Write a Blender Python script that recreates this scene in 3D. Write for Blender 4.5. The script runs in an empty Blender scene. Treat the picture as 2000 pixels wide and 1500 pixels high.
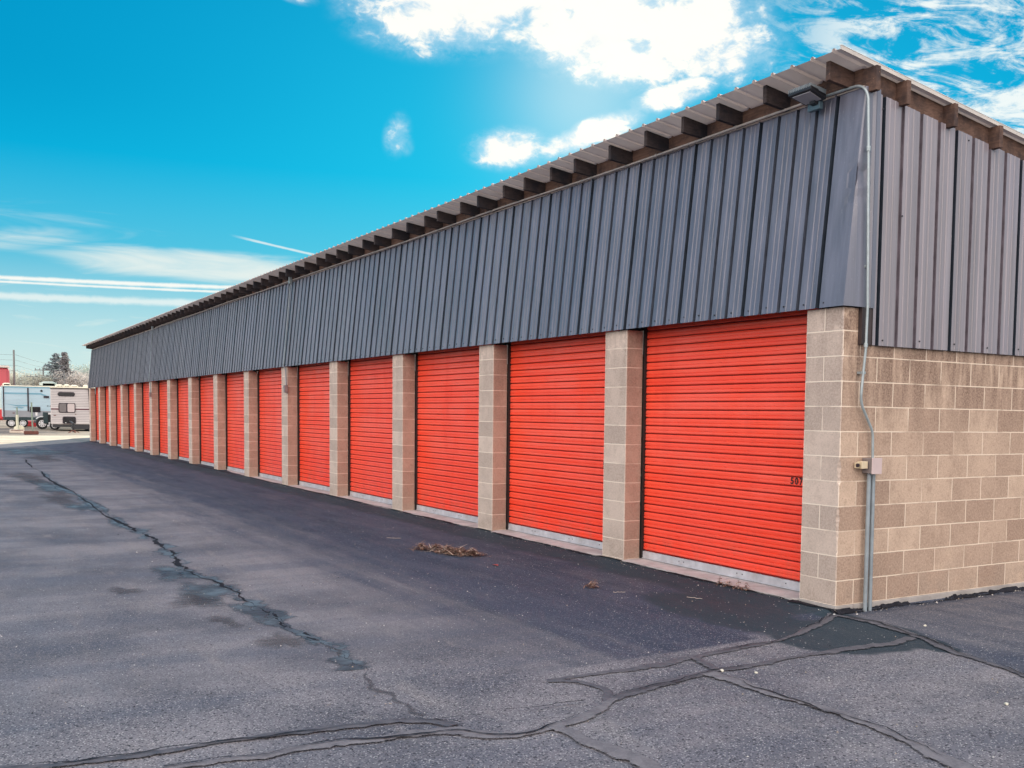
import bpy, bmesh, math, random
from mathutils import Vector, Matrix
random.seed(11)
PI = math.pi
scene = bpy.context.scene
COL = scene.collection

# ------------------------------------------------------------------ helpers
def link(o, parent=None):
    COL.objects.link(o)
    if parent is not None:
        o.parent = parent
    return o

def tag(o, label=None, cat=None, group=None, kind=None):
    if label: o['label'] = label
    if cat: o['category'] = cat
    if group: o['group'] = group
    if kind: o['kind'] = kind
    return o

def empty(name, loc=(0, 0, 0), rz=0.0):
    o = bpy.data.objects.new(name, None)
    o.empty_display_size = 0.2
    o.location = loc
    o.rotation_euler = (0, 0, rz)
    return link(o)

class MB:
    """collects geometry for one mesh"""
    def __init__(self):
        self.v = []; self.f = []; self.m = []; self.uv = {}; self.sm = []
    def add(self, verts, faces, mat=0, smooth=False, uvs=None):
        b = len(self.v)
        self.v += [tuple(p) for p in verts]
        for k, fc in enumerate(faces):
            if uvs is not None:
                self.uv[len(self.f)] = uvs[k]
            self.f.append(tuple(i + b for i in fc)); self.m.append(mat); self.sm.append(smooth)
        return self
    def box(self, x0, x1, y0, y1, z0, z1, mat=0):
        v = [(x0,y0,z0),(x1,y0,z0),(x1,y1,z0),(x0,y1,z0),(x0,y0,z1),(x1,y0,z1),(x1,y1,z1),(x0,y1,z1)]
        f = [(0,3,2,1),(4,5,6,7),(0,1,5,4),(1,2,6,5),(2,3,7,6),(3,0,4,7)]
        return self.add(v, f, mat)
    def hexa(self, bot, top, mat=0):
        v = list(bot) + list(top)
        f = [(3,2,1,0),(4,5,6,7),(0,1,5,4),(1,2,6,5),(2,3,7,6),(3,0,4,7)]
        return self.add(v, f, mat)
    def tube(self, pts, r, n=8, mat=0, caps=True, radii=None):
        pts = [Vector(p) for p in pts]
        rings = []
        up = None
        for i, p in enumerate(pts):
            if i == 0: d = pts[1] - pts[0]
            elif i == len(pts) - 1: d = pts[-1] - pts[-2]
            else: d = (pts[i+1] - p).normalized() + (p - pts[i-1]).normalized()
            d.normalize()
            if up is None:
                up = Vector((0, 0, 1)) if abs(d.z) < .9 else Vector((1, 0, 0))
            a = d.cross(up)
            if a.length < 1e-5: a = d.cross(Vector((0.3, 1, 0.1)))
            a.normalize(); b = a.cross(d).normalized(); up = b
            rr = radii[i] if radii else r
            rings.append([p + (a * math.cos(2*PI*k/n) + b * math.sin(2*PI*k/n)) * rr for k in range(n)])
        v = [q for rg in rings for q in rg]; f = []
        for i in range(len(rings) - 1):
            for k in range(n):
                f.append((i*n+k, i*n+(k+1) % n, (i+1)*n+(k+1) % n, (i+1)*n+k))
        self.add(v, f, mat, True)
        if caps:
            self.add(rings[0], [tuple(range(n))], mat)
            self.add(rings[-1], [tuple(reversed(range(n)))], mat)
        return self
    def disc(self, c, axis, r, h, n=20, mat=0):
        c = Vector(c); a = Vector(axis).normalized()
        return self.tube([c - a*h/2, c + a*h/2], r, n, mat)
    def build(self, name, mats, parent=None, bevel=0.0, loc=None):
        me = bpy.data.meshes.new(name)
        me.from_pydata(self.v, [], self.f)
        if not isinstance(mats, (list, tuple)): mats = [mats]
        for m in mats: me.materials.append(m)
        for i, p in enumerate(me.polygons):
            p.material_index = self.m[i]; p.use_smooth = self.sm[i]
        if self.uv:
            l = me.uv_layers.new(name='UVMap')
            for i, p in enumerate(me.polygons):
                if i in self.uv:
                    for li, c in zip(p.loop_indices, self.uv[i]): l.data[li].uv = c
        me.update()
        o = bpy.data.objects.new(name, me)
        if loc: o.location = loc
        link(o, parent)
        if bevel > 0:
            b = o.modifiers.new('Bevel', 'BEVEL'); b.width = bevel; b.segments = 2; b.limit_method = 'ANGLE'
        return o

def copy_tree(o, parent=None):
    c = o.copy(); COL.objects.link(c)
    if parent is not None: c.parent = parent
    for ch in list(o.children): copy_tree(ch, c)
    return c

# ------------------------------------------------------------------ node helpers
class G:
    def __init__(self, nt): self.nt = nt
    def n(self, typ, ins=None, **props):
        nd = self.nt.nodes.new(typ)
        for k, v in props.items(): setattr(nd, k, v)
        if ins:
            for k, v in ins.items(): self.set(nd.inputs[k], v)
        return nd
    def set(self, sock, v):
        if isinstance(v, bpy.types.NodeSocket): self.nt.links.new(v, sock)
        else: sock.default_value = v
    def m(self, op, a, b=None, c=None, clamp=False):
        nd = self.nt.nodes.new('ShaderNodeMath'); nd.operation = op; nd.use_clamp = clamp
        for i, v in enumerate((a, b, c)):
            if v is not None: self.set(nd.inputs[i], v)
        return nd.outputs[0]
    def add(self, a, b): return self.m('ADD', a, b)
    def sub(self, a, b): return self.m('SUBTRACT', a, b)
    def mul(self, a, b): return self.m('MULTIPLY', a, b)
    def step(self, x, lo, hi, t0=0.0, t1=1.0):
        nd = self.n('ShaderNodeMapRange', {'Value': x, 'From Min': lo, 'From Max': hi, 'To Min': t0, 'To Max': t1}, interpolation_type='SMOOTHSTEP')
        return nd.outputs[0]
    def lin(self, x, lo, hi, t0=0.0, t1=1.0):
        nd = self.n('ShaderNodeMapRange', {'Value': x, 'From Min': lo, 'From Max': hi, 'To Min': t0, 'To Max': t1})
        return nd.outputs[0]
    def mix(self, f, a, b, mode='MIX'):
        nd = self.n('ShaderNodeMix', data_type='RGBA', blend_type=mode)
        self.set(nd.inputs[0], f)
        for i, v in ((6, a), (7, b)):
            if not isinstance(v, bpy.types.NodeSocket) and len(v) == 3: v = (*v, 1)
            self.set(nd.inputs[i], v)
        return nd.outputs[2]
    def noise(self, vec, scale, detail=4, rough=.55, dist=0.0, out=0):
        nd = self.n('ShaderNodeTexNoise', {'Scale': scale, 'Detail': detail, 'Roughness': rough, 'Distortion': dist})
        if vec is not None: self.set(nd.inputs['Vector'], vec)
        return nd.outputs[out]
    def map(self, vec, loc=(0,0,0), rot=(0,0,0), scale=(1,1,1)):
        return self.n('ShaderNodeMapping', {'Vector': vec, 'Location': loc, 'Rotation': rot, 'Scale': scale}).outputs[0]
    def pos(self): return self.n('ShaderNodeNewGeometry').outputs['Position']
    def obj(self): return self.n('ShaderNodeTexCoord').outputs['Object']
    def sep(self, v): return self.n('ShaderNodeSeparateXYZ', {0: v}).outputs
    def ramp(self, f, stops):
        nd = self.n('ShaderNodeValToRGB'); self.set(nd.inputs[0], f)
        e = nd.color_ramp.elements
        while len(e) < len(stops): e.new(.5)
        for el, (p, c) in zip(e, stops): el.position = p; el.color = (*c, 1) if len(c) == 3 else c
        return nd.outputs[0]
    def bump(self, h, strength=.3, dist=.01):
        return self.n('ShaderNodeBump', {'Height': h, 'Strength': strength, 'Distance': dist}).outputs[0]

def newmat(name):
    m = bpy.data.materials.new(name); m.use_nodes = True
    nt = m.node_tree
    b = nt.nodes['Principled BSDF']
    return m, G(nt), b

def simple(name, col, rough=.5, metal=0.0, var=.15, scale=6.0, spec=.5, bump=0.0, dirt=None):
    m, g, b = newmat(name)
    p = g.obj()
    nz = g.noise(p, scale, 5, .6)
    c = g.mix(g.lin(nz, .3, .7), tuple(x*(1-var) for x in col), tuple(min(1, x*(1+var)) for x in col))
    if dirt:
        c = g.mix(g.step(g.noise(p, scale*.35, 6, .7), .55, .75, 0, .6), c, dirt)
    g.set(b.inputs['Base Color'], c)
    g.set(b.inputs['Roughness'], g.lin(nz, .2, .8, max(.02, rough-.08), min(1, rough+.08)))
    b.inputs['Metallic'].default_value = metal
    b.inputs['Specular IOR Level'].default_value = spec
    if bump: g.set(b.inputs['Normal'], g.bump(g.noise(p, scale*12, 3), bump, .004))
    return m

# ------------------------------------------------------------------ dimensions
H = 0.2032               # block course
BAY = 3.0174
NB = 15                  # doors
PW = 0.4064              # pier width
ZS = 12*H - 0.012        # underside of front siding
XF = -NB*BAY - PW        # far end of the building
DEPTH = 9.2
def roofz(y): return 4.372 - 0.132*y

# ------------------------------------------------------------------ materials
def block_mat(name, c1, c2, mort, dark_amt=.4):
    m, g, b = newmat(name)
    uv = g.n('ShaderNodeUVMap').outputs[0]
    p = g.pos()
    wob = g.noise(p, 9, 3, .6, out=1)
    uvw = g.n('ShaderNodeVectorMath', {0: uv, 1: g.n('ShaderNodeVectorMath', {0: wob, 1: (.5, .5, .5)}, operation='SUBTRACT').outputs[0]}, operation='ADD').outputs[0]
    uvw = g.n('ShaderNodeMix', {0: .006, 4: uv, 5: uvw}, data_type='VECTOR').outputs[1]
    br = g.n('ShaderNodeTexBrick', {'Vector': uvw, 'Color1': (0, 0, 0, 1), 'Color2': (1, 1, 1, 1), 'Mortar': (.5, .5, .5, 1), 'Scale': 1.0,
             'Mortar Size': .0050, 'Mortar Smooth': .25, 'Bias': 0.0, 'Brick Width': 0.4064, 'Row Height': H}, offset=.5, offset_frequency=2)
    tint = g.sep(br.outputs['Color'])[0]
    fac = br.outputs['Fac']
    n1 = g.noise(p, 3.0, 5, .65)
    n2 = g.noise(p, 55, 4, .7)
    n3 = g.noise(g.map(p, scale=(5, 5, .8)), 1.6, 4, .6)
    z = g.sep(p)[2]
    col = g.mix(tint, c1, c2)
    col = g.mix(g.step(n1, .40, .66, 0, .35), col, tuple(x*.66 for x in c1))
    col = g.mix(g.step(g.noise(p, 11, 4, .7), .5, .68, 0, .35), col, (c1[0]*.70, c1[1]*.62, c1[2]*.58))
    # damp, stained upper courses with vertical streaks
    up = g.mul(g.step(z, 1.2, 2.0), g.step(n3, .35, .6))
    col = g.mix(g.mul(up, dark_amt), col, (c1[0]*.42, c1[1]*.36, c1[2]*.36))
    col = g.mix(g.mul(g.step(z, 2.0, 2.3), g.step(g.noise(p, 7, 4, .7), .5, .62, 0, .55)), col, (min(1, c2[0]*1.2), c2[1]*1.2, c2[2]*1.2))
    col = g.mix(g.mul(g.step(z, .45, .0), g.step(g.noise(p, 4.5, 4, .7), .42, .62, 0, .55)), col, (.25, .19, .155))
    pore = g.step(g.noise(p, 95, 3, .7), .56, .68)
    col = g.mix(g.mul(pore, .75), col, tuple(x*.45 for x in c1))
    col = g.mix(g.lin(n2, .3, .7, 0, .45), col, tuple(min(1, x*1.3) for x in c2))
    mf = g.mul(fac, g.step(g.noise(p, 2.6, 3, .6), .34, .50, .3, 1))
    col = g.mix(mf, col, mort)
    g.set(b.inputs['Base Color'], col)
    b.inputs['Roughness'].default_value = .93
    b.inputs['Specular IOR Level'].default_value = .2
    hgt = g.sub(g.add(g.mul(n2, .5), g.mul(n1, .3)), g.add(g.mul(pore, .5), g.mul(fac, -.25)))
    g.set(b.inputs['Normal'], g.bump(hgt, .55, .006))
    return m

M = {}
M['block_side'] = block_mat('tan_split_block', (.285, .185, .140), (.60, .445, .34), (.80, .66, .53), .95)
M['block_front'] = block_mat('skylit_tan_block', (.385, .305, .262), (.60, .485, .415), (.80, .69, .58), .3)  # same block; sky light on the front partly put into its colour
M['block_jamb'] = block_mat('shaded_jamb_block', (.34, .245, .195), (.46, .34, .27), (.68, .56, .46), .4)  # same block; dimmer light on the jambs put into its colour

def siding_mat(name, c, up):
    m, g, b = newmat(name)
    p = g.pos()
    st = g.noise(g.map(p, scale=(14, 14, .35)), 1.0, 4, .6)
    big = g.noise(p, .8, 4, .6)
    fine = g.noise(p, 40, 3, .6)
    col = g.mix(g.lin(st, .3, .7), tuple(x*.72 for x in c), tuple(x*1.28 for x in c))
    col = g.mix(g.step(big, .4, .7, 0, .35), col, (c[0]*.9, c[1]*.95, c[2]*1.12))
    col = g.mix(g.step(fine, .62, .74, 0, .18), col, (.45, .42, .42))
    at = g.n('ShaderNodeAttribute', attribute_name='tint').outputs['Fac']
    col = g.mix(1.0, col, g.mix(at, (.88, .88, .90), (1.10, 1.09, 1.08)), 'MULTIPLY')
    g.set(b.inputs['Base Color'], col)
    g.set(b.inputs['Roughness'], g.lin(st, .2, .8, .27, .42))
    b.inputs['Specular IOR Level'].default_value = .85
    # oil-canning of thin sheet
    g.set(b.inputs['Normal'], g.bump(g.noise(g.map(p, scale=(3, 3, .8)), 1.2, 3), .12, .03))
    return m
M['siding'] = siding_mat('charcoal_ribbed_steel', (.130, .132, .172), 1)
M['siding_end'] = siding_mat('mauve_grey_ribbed_steel', (.252, .220, .242), 1)
M['channel'] = simple('shaded_rib_channel', (.042, .050, .072), .6, 0, .3, 8)  # shade of the rib recesses and slopes put into a darker colour
M['channel_lap'] = simple('shaded_sheet_lap', (.016, .024, .038), .6, 0, .3, 8)  # every fourth rib: deeper shade of the lap put into the colour
M['channel_end'] = simple('shaded_rib_channel_end', (.120, .098, .118), .6, 0, .3, 8)  # rib shade on the end sheets, also put into the colour
M['flash'] = simple('dark_flashing', (.045, .03, .03), .5, 0, .25, 5)

def door_mat():
    m, g, b = newmat('orange_red_curtain')
    p = g.pos(); o = g.obj()
    z = g.sep(o)[2]
    n = g.noise(g.map(p, scale=(1.2, 1, 2.0)), 1.1, 4, .6)
    row = g.noise(g.map(p, scale=(.25, .25, 11.9)), 1.0, 2, .5)
    streak = g.noise(g.map(p, scale=(.8, 1, 30)), 1.0, 3, .6)
    col = g.mix(g.step(n, .35, .65), (.98, .082, .032), (.96, .115, .068))
    col = g.mix(g.step(row, .45, .62, 0, .5), col, (.92, .048, .014))
    col = g.mix(g.step(streak, .55, .75, 0, .25), col, (.80, .15, .11))
    col = g.mix(g.step(z, 1.3, .2, 0, .55), col, (.90, .045, .012))
    rnd = g.n('ShaderNodeObjectInfo').outputs['Random']
    col = g.mix(g.mul(rnd, .30), col, (.88, .115, .085))
    dz = g.noise(g.map(p, scale=(2.2, 1, .5)), 1.3, 4, .65)
    col = g.mix(g.step(dz, .54, .74, 0, .22), col, (.70, .045, .025))
    col = g.mix(g.mul(g.step(z, .55, .08), g.step(g.noise(p, 6, 4, .7), .42, .66, 0, .4)), col, (.52, .12, .08))
    # chalky fade and grime
    col = g.mix(g.step(g.noise(p, 16, 5, .7), .58, .75, 0, .22), col, (.70, .14, .10))
    g.set(b.inputs['Base Color'], col)
    g.set(b.inputs['Roughness'], g.lin(dz, .3, .7, .30, .48))
    b.inputs['Specular IOR Level'].default_value = .45
    g.set(b.inputs['Normal'], g.bump(g.noise(g.map(p, scale=(1.6, 1, 6)), 1.2, 3), .10, .03))
    return m
M['door'] = door_mat()
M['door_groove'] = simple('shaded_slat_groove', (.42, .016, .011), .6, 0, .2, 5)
M['alu'] = simple('mill_aluminium', (.52, .51, .54), .45, .25, .18, 9, dirt=(.4, .36, .33))
M['track'] = simple('dark_guide_track', (.02, .015, .015), .5)
M['ink'] = simple('black_stencil_paint', (.02, .012, .012), .6)

def conc_mat(name, c, scale=1.0, crack=True):
    m, g, b = newmat(name)
    p = g.pos()
    a = g.noise(p, 1.3*scale, 6, .65); f = g.noise(p, 60*scale, 3, .6)
    col = g.mix(g.step(a, .35, .65), tuple(x*.78 for x in c), tuple(min(1, x*1.1) for x in c))
    col = g.mix(g.step(f, .58, .7, 0, .35), col, tuple(x*.5 for x in c))
    col = g.mix(g.step(g.noise(p, 4*scale, 5, .7), .6, .72, 0, .5), col, (c[0]*.45, c[1]*.4, c[2]*.36))
    g.set(b.inputs['Base Color'], col); b.inputs['Roughness'].default_value = .9
    b.inputs['Specular IOR Level'].default_value = .25
    g.set(b.inputs['Normal'], g.bump(g.add(f, a), .4, .006))
    return m
M['slab'] = conc_mat('pale_slab_concrete', (.50, .47, .46), 2.5)
M['footing'] = conc_mat('grey_footing_concrete', (.40, .36, .34), 2.0)
M['concrete'] = conc_mat('sunlit_road_concrete', (.70, .60, .46), .6)
M['wood'] = None
def wood_mat(name, c, dark):
    m, g, b = newmat(name)
    p = g.pos()
    grain = g.noise(g.map(p, scale=(1.2, 5, 22)), 2.2, 5, .65, .6)
    blot = g.noise(p, 4.5, 5, .65)
    col = g.mix(g.lin(grain, .3, .7), tuple(x*.65 for x in c), tuple(x*1.3 for x in c))
    col = g.mix(g.step(blot, .42, .66, 0, .8), col, dark)
    col = g.mix(g.step(g.noise(p, 30, 3, .6), .68, .74, 0, .6), col, (c[0]*2.2, c[1]*2.2, c[2]*2.0))
    g.set(b.inputs['Base Color'], col); b.inputs['Roughness'].default_value = .85
    b.inputs['Specular IOR Level'].default_value = .25
    g.set(b.inputs['Normal'], g.bump(grain, .4, .004))
    return m
M['wood'] = wood_mat('weathered_brown_board', (.155, .092, .070), (.042, .032, .034))
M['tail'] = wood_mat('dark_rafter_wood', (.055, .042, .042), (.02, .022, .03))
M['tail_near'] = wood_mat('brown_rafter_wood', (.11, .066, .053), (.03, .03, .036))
M['roof'] = simple('galvanised_roof_sheet', (.52, .44, .42), .5, .1, .12, 2.2, dirt=(.38, .30, .27))
def roof_mat():
    m, g, b = newmat('pale_roof_sheet_added_glow')
    p = g.obj(); n = g.noise(p, 1.6, 4, .6)
    col = g.mix(g.step(n, .35, .65), (.60, .50, .47), (.70, .60, .57))
    g.set(b.inputs['Base Color'], col); b.inputs['Roughness'].default_value = .5
    t = g.n('ShaderNodeBsdfTranslucent', {'Color': col}); mxs = g.n('ShaderNodeMixShader', {0: .14, 1: b.outputs[0], 2: t.outputs[0]})  # translucency added so daylight from above brightens the eave underside
    g.nt.links.new(mxs.outputs[0], g.nt.nodes['Material Output'].inputs[0]); return m
M['roof'] = roof_mat()
M['trim'] = simple('pale_rake_trim', (.62, .55, .50), .45, .1, .15, 3)
M['conduit'] = simple('galvanised_conduit', (.34, .39, .41), .38, .35, .15, 12)
M['conduit_old'] = simple('dull_conduit', (.42, .38, .36), .5, .3, .2, 12)
M['conduit_lo'] = simple('painted_pvc_conduit', (.25, .29, .32), .5, 0, .2, 10, dirt=(.18, .17, .16))
M['boxpink'] = simple('pinkish_box_lid', (.58, .45, .44), .5, 0, .1, 6)
M['boxgrey'] = simple('grey_box_body', (.20, .17, .17), .55, 0, .15, 6)
M['cream'] = simple('cream_fitting', (.66, .55, .38), .5, 0, .1, 9)
M['black'] = simple('black_plastic', (.018, .018, .024), .45, 0, .2, 6)
M['teal'] = simple('blue_grey_bracket', (.09, .15, .19), .5, .2, .15, 6)
M['lens'] = simple('frosted_lens', (.42, .40, .42), .3, 0, .05, 6)
M['white'] = simple('white_paint', (.78, .78, .78), .45, 0, .06, 3)
M['rubber'] = simple('tyre_rubber', (.018, .018, .02), .8, 0, .2, 9)
M['rim'] = simple('white_wheel_rim', (.72, .72, .74), .4, .1, .1, 6)
M['glass'] = simple('dark_tinted_glass', (.012, .010, .014), .12, 0, .2, 2)
M['glass_grey'] = simple('grey_shaded_glass', (.16, .14, .145), .2, 0, .1, 2)
M['blind'] = simple('window_blind', (.50, .43, .43), .5, 0, .08, 3)
M['frame'] = simple('dark_window_frame', (.022, .012, .022), .5)
M['maroon'] = simple('maroon_stripe', (.085, .010, .028), .4)
M['darkgreen'] = simple('dark_chassis_green', (.022, .045, .052), .6)
M['red'] = simple('faded_red_paint', (.62, .045, .05), .45, 0, .12, 2)
M['redwall'] = simple('hazy_red_cladding', (.55, .10, .12), .7, 0, .08, .6)
M['cream_roof'] = simple('sunlit_cream_roof', (.80, .74, .60), .5, 0, .06, 1.5)
M['greyroof'] = simple('hazy_grey_green_roof', (.44, .50, .46), .6, 0, .08, 1.0)
M['pole'] = simple('weathered_pole', (.21, .22, .22), .9, 0, .2, 2)
M['wire'] = simple('hazy_power_line', (.33, .42, .42), .8)
M['post'] = simple('green_steel_post', (.22, .27, .22), .6, .1, .2, 6)
M['cap'] = simple('cream_post_sleeve', (.62, .60, .46), .6, 0, .1, 6)
M['rust'] = simple('rusty_base', (.16, .060, .045), .9, 0, .3, 8)
M['palebase'] = conc_mat('pale_cast_base', (.74, .62, .52), 3)
M['rock'] = conc_mat('pale_boulder', (.66, .60, .44), 3)

# ------------------------------------------------------------------ ground
def sstep(x, a, b):
    t = min(1, max(0, (x-a)/(b-a))); return t*t*(3-2*t)
def gz(x, y):
    z = -0.052 + 0.0009*min(46, max(0, -x))
    z -= 0.045*max(0, 1-abs(y+3.9)/3.6)*sstep(x, 2.5, 0.5)
    z -= 0.012*sstep(x, -.5, .1)*(1-sstep(x, .02, .3)*sstep(y, -.3, .3)*1.6)
    if x < .02: z += .032*sstep(y, -.42, -.03)
    z += (-0.1-z)*sstep(-x, 46, 62)
    return z

def seg_d(px, py, pts):
    best = 1e9; side = 0
    for (x0, y0), (x1, y1) in zip(pts, pts[1:]):
        dx, dy = x1-x0, y1-y0; L = dx*dx+dy*dy
        t = max(0, min(1, ((px-x0)*dx+(py-y0)*dy)/L)) if L else 0
        d = math.hypot(px-x0-t*dx, py-y0-t*dy)
        if d < best: best = d; side = dx*(py-y0)-dy*(px-x0)
    return best, side

S1=[(0.07,-0.06),(0.40,-0.82),(0.509,-1.209),(0.523,-1.692),(0.570,-2.166),(0.581,-2.579),(0.534,-3.038)]
S2=[(0.534,-3.038),(0.669,-2.902),(0.882,-2.858),(1.042,-2.912),(1.123,-2.984)]
S3=[(1.022,-5.323),(1.042,-5.062),(1.075,-4.837),(1.015,-4.673),(1.080,-4.281),(1.115,-3.990),(1.418,-3.769),(1.385,-3.512),(1.273,-3.219),(1.094,-2.929),(0.971,-2.471),(0.918,-2.067),(0.915,-1.808),(0.903,-1.438),(0.943,-0.950),(0.991,-0.485),(0.919,-0.209)]
S4=[(0.60,-6.4),(0.656,-5.940),(0.741,-5.705),(0.761,-5.253),(0.767,-4.973),(0.760,-4.696),(0.809,-4.340),(0.820,-4.090),(0.918,-3.958),(1.062,-3.908)]
S5=[(0.062,-0.05),(0.462,-0.03),(0.870,-0.121),(1.316,-0.291),(1.658,-0.367),(2.001,-0.432),(3.2,-.75)]
S6=[(0.938,-2.083),(1.189,-2.092),(1.496,-2.127),(1.871,-2.096),(2.150,-2.080),(2.423,-2.122),(2.733,-2.200),(3.2,-2.3)]
S7=[(1.370,-3.503),(1.614,-3.501),(1.864,-3.456),(2.152,-3.456),(2.6,-3.5)]
S8=[(0.522,-1.936),(0.738,-1.981),(0.906,-2.036)]
LC=[(-29.419,-3.722),(-25.144,-3.879),(-22.629,-3.867),(-19.353,-3.937),(-15.833,-3.907),(-13.926,-3.908),(-12.122,-3.932),(-9.728,-3.941),(-8.184,-3.864),(-6.724,-3.886),(-5.513,-3.982),(-5.005,-4.022),(-4.545,-4.005),(-3.892,-3.940),(-3.340,-3.894),(-2.682,-3.956),(-2.413,-3.925),(-1.950,-3.936),(-1.409,-3.909),(-1.017,-3.889),(-0.297,-3.933),(0.116,-3.958),(0.787,-3.959)]

def asphalt_mat():
    m, g, b = newmat('aged_asphalt')
    p = g.pos(); s = g.sep(p)
    fresh = g.n('ShaderNodeAttribute', attribute_name='fresh').outputs['Fac']
    tar = g.n('ShaderNodeAttribute', attribute_name='tar').outputs['Fac']
    rough_a = g.n('ShaderNodeAttribute', attribute_name='coarse').outputs['Fac']
    big = g.noise(p, .75, 4, .62)
    mid = g.noise(g.map(p, scale=(.5, 2.2, 1)), 1.6, 3, .65)
    tracks = g.noise(g.map(p, scale=(.10, 2.0, 1)), 1.5, 3, .6)
    lat = g.noise(g.map(p, rot=(0, 0, -.57), scale=(2.2, .25, 1)), .9, 3, .6)
    fine = g.noise(p, 70, 3, .7)
    vor = g.n('ShaderNodeTexVoronoi', {'Vector': p, 'Scale': 95.0, 'Randomness': 1.0})
    cell = g.sep(vor.outputs['Color'])[0]
    vd = vor.outputs['Distance']
    old = g.mix(g.step(big, .30, .68), (.106, .105, .126), (.252, .230, .244))
    old = g.mix(g.step(lat, .42, .68, 0, .55), old, (.108, .115, .150))
    old = g.mix(g.step(mid, .55, .75, 0, .5), old, (.285, .255, .252))
    new = g.mix(g.step(tracks, .35, .65), (.024, .037, .066), (.049, .061, .096))
    f2 = g.add(fresh, g.add(g.mul(g.sub(tracks, .5), 1.0), g.add(g.mul(g.sub(mid, .5), .7), g.mul(g.sub(big, .5), .9))))
    col = g.mix(g.step(f2, .20, 1.0), old, new)
    t2 = g.add(tar, g.mul(g.sub(g.noise(p, 3.5, 4, .7), .5), .6))
    col = g.mix(g.step(t2, .30, .62, 0, .95), col, (.020, .036, .050))
    # aggregate: pale and dark stones
    amp = g.mul(g.add(.5, g.mul(rough_a, .9)), g.step(t2, .55, .25, .12, 1))
    stone = g.mul(g.step(cell, .62, .9), g.step(vd, .55, .2))
    col = g.mix(g.m('MULTIPLY', stone, g.mul(amp, .75), clamp=True), col, (.52, .48, .48))
    dk = g.mul(g.step(cell, .42, .12), g.step(vd, .65, .2))
    col = g.mix(g.m('MULTIPLY', dk, amp, clamp=True), col, (.030, .030, .042))
    v2 = g.n('ShaderNodeTexVoronoi', {'Vector': p, 'Scale': 40.0, 'Randomness': 1.0})
    c2 = g.sep(v2.outputs['Color'])[1]
    spk = g.mul(g.step(c2, .925, .945), g.step(v2.outputs['Distance'], .26, .14))
    col = g.mix(g.mul(spk, .8), col, (.66, .63, .60))
    pit = g.mul(g.mul(g.step(c2, .16, .08), g.step(v2.outputs['Distance'], .45, .2)), amp)
    col = g.mix(g.m('MULTIPLY', pit, .8, clamp=True), col, (.03, .03, .04))
    # far end toned dark bluish in the colour to offset the sun
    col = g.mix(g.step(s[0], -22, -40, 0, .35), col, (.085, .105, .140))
    g.set(b.inputs['Base Color'], col)
    g.set(b.inputs['Roughness'], g.lin(mid, .3, .7, .68, .9))
    b.inputs['Specular IOR Level'].default_value = .35
    h = g.add(g.mul(vd, -.6), g.mul(fine, .6))
    g.set(b.inputs['Normal'], g.bump(h, .55, .007))
    return m
M['asphalt'] = asphalt_mat()

def axis(a, b, fine0, fine1, df, dc):
    xs = []; x = a
    while x < b:
        xs.append(x); x += df if fine0 <= x <= fine1 else dc
    xs.append(b); return xs

def make_asphalt():
    # the sheet ends along a slanted edge beside the concrete road at the far end
    xs = axis(-50, 26, -8, 3.4, .09, .8); ys = axis(-40, 30, -6.4, .35, .09, 1.1)
    nx, ny = len(xs), len(ys)
    v = []; fr = []; ta = []; co = []
    for j, y in enumerate(ys):
        for i, x in enumerate(xs):
            xx = x
            if x < -28:
                ed = -51.4 - 2.09*max(-9, min(4, y)); xx = -28 + (x+28)*(ed+28)/(-22.0)
            v.append((xx, y, gz(xx, y)+(.004 if xx < -58 else 0)))
            f = sstep(y, -4.0, -1.5)*0.95 if x < .4 else 0
            if x > 0.0 and y > -1.2:
                d, sd = seg_d(x, y, S5)
                f2 = .62 if sd > 0 else 0
                f = max(f*sstep(x, .5, 0), f2) if x > 0.05 else f
            # the dark tarry run off along the wall and round the corner
            t = .85*sstep(y, -.85, -.12)*sstep(x, .3, -.3)
            if -1.6 < x < 1.4:
                d1 = math.hypot((x-.62)/.62, (y+.55)/.62); t = max(t, 1.0*sstep(d1, 1.25, .55))
                d2 = seg_d(x, y, [(.05, -.05), (.9, -.16), (1.3, -.28)])[0]; t = max(t, .95*sstep(d2, .17, .05))
                d3 = math.hypot((x+.5)/1.2, (y+.75)/.5); t = max(t, .8*sstep(d3, 1.2, .5))
            c = sstep(x, -1.2, .5) * (0.35 if f > .3 else 1)
            fr.append(f); ta.append(t if y < .3 else 0); co.append(max(c, .35*sstep(y, -3, -5)*sstep(x, -6, -1)))
    faces = [(j*nx+i, j*nx+i+1, (j+1)*nx+i+1, (j+1)*nx+i) for j in range(ny-1) for i in range(nx-1)]
    me = bpy.data.meshes.new('asphalt_yard'); me.from_pydata(v, [], faces)
    for nm, dat in (('fresh', fr), ('tar', ta), ('coarse', co)):
        a = me.attributes.new(nm, 'FLOAT', 'POINT'); a.data.foreach_set('value', dat)
    me.materials.append(M['asphalt']); me.update()
    o = bpy.data.objects.new('asphalt_yard', me); link(o); tag(o, kind='structure'); return o
YARD = make_asphalt()

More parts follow.
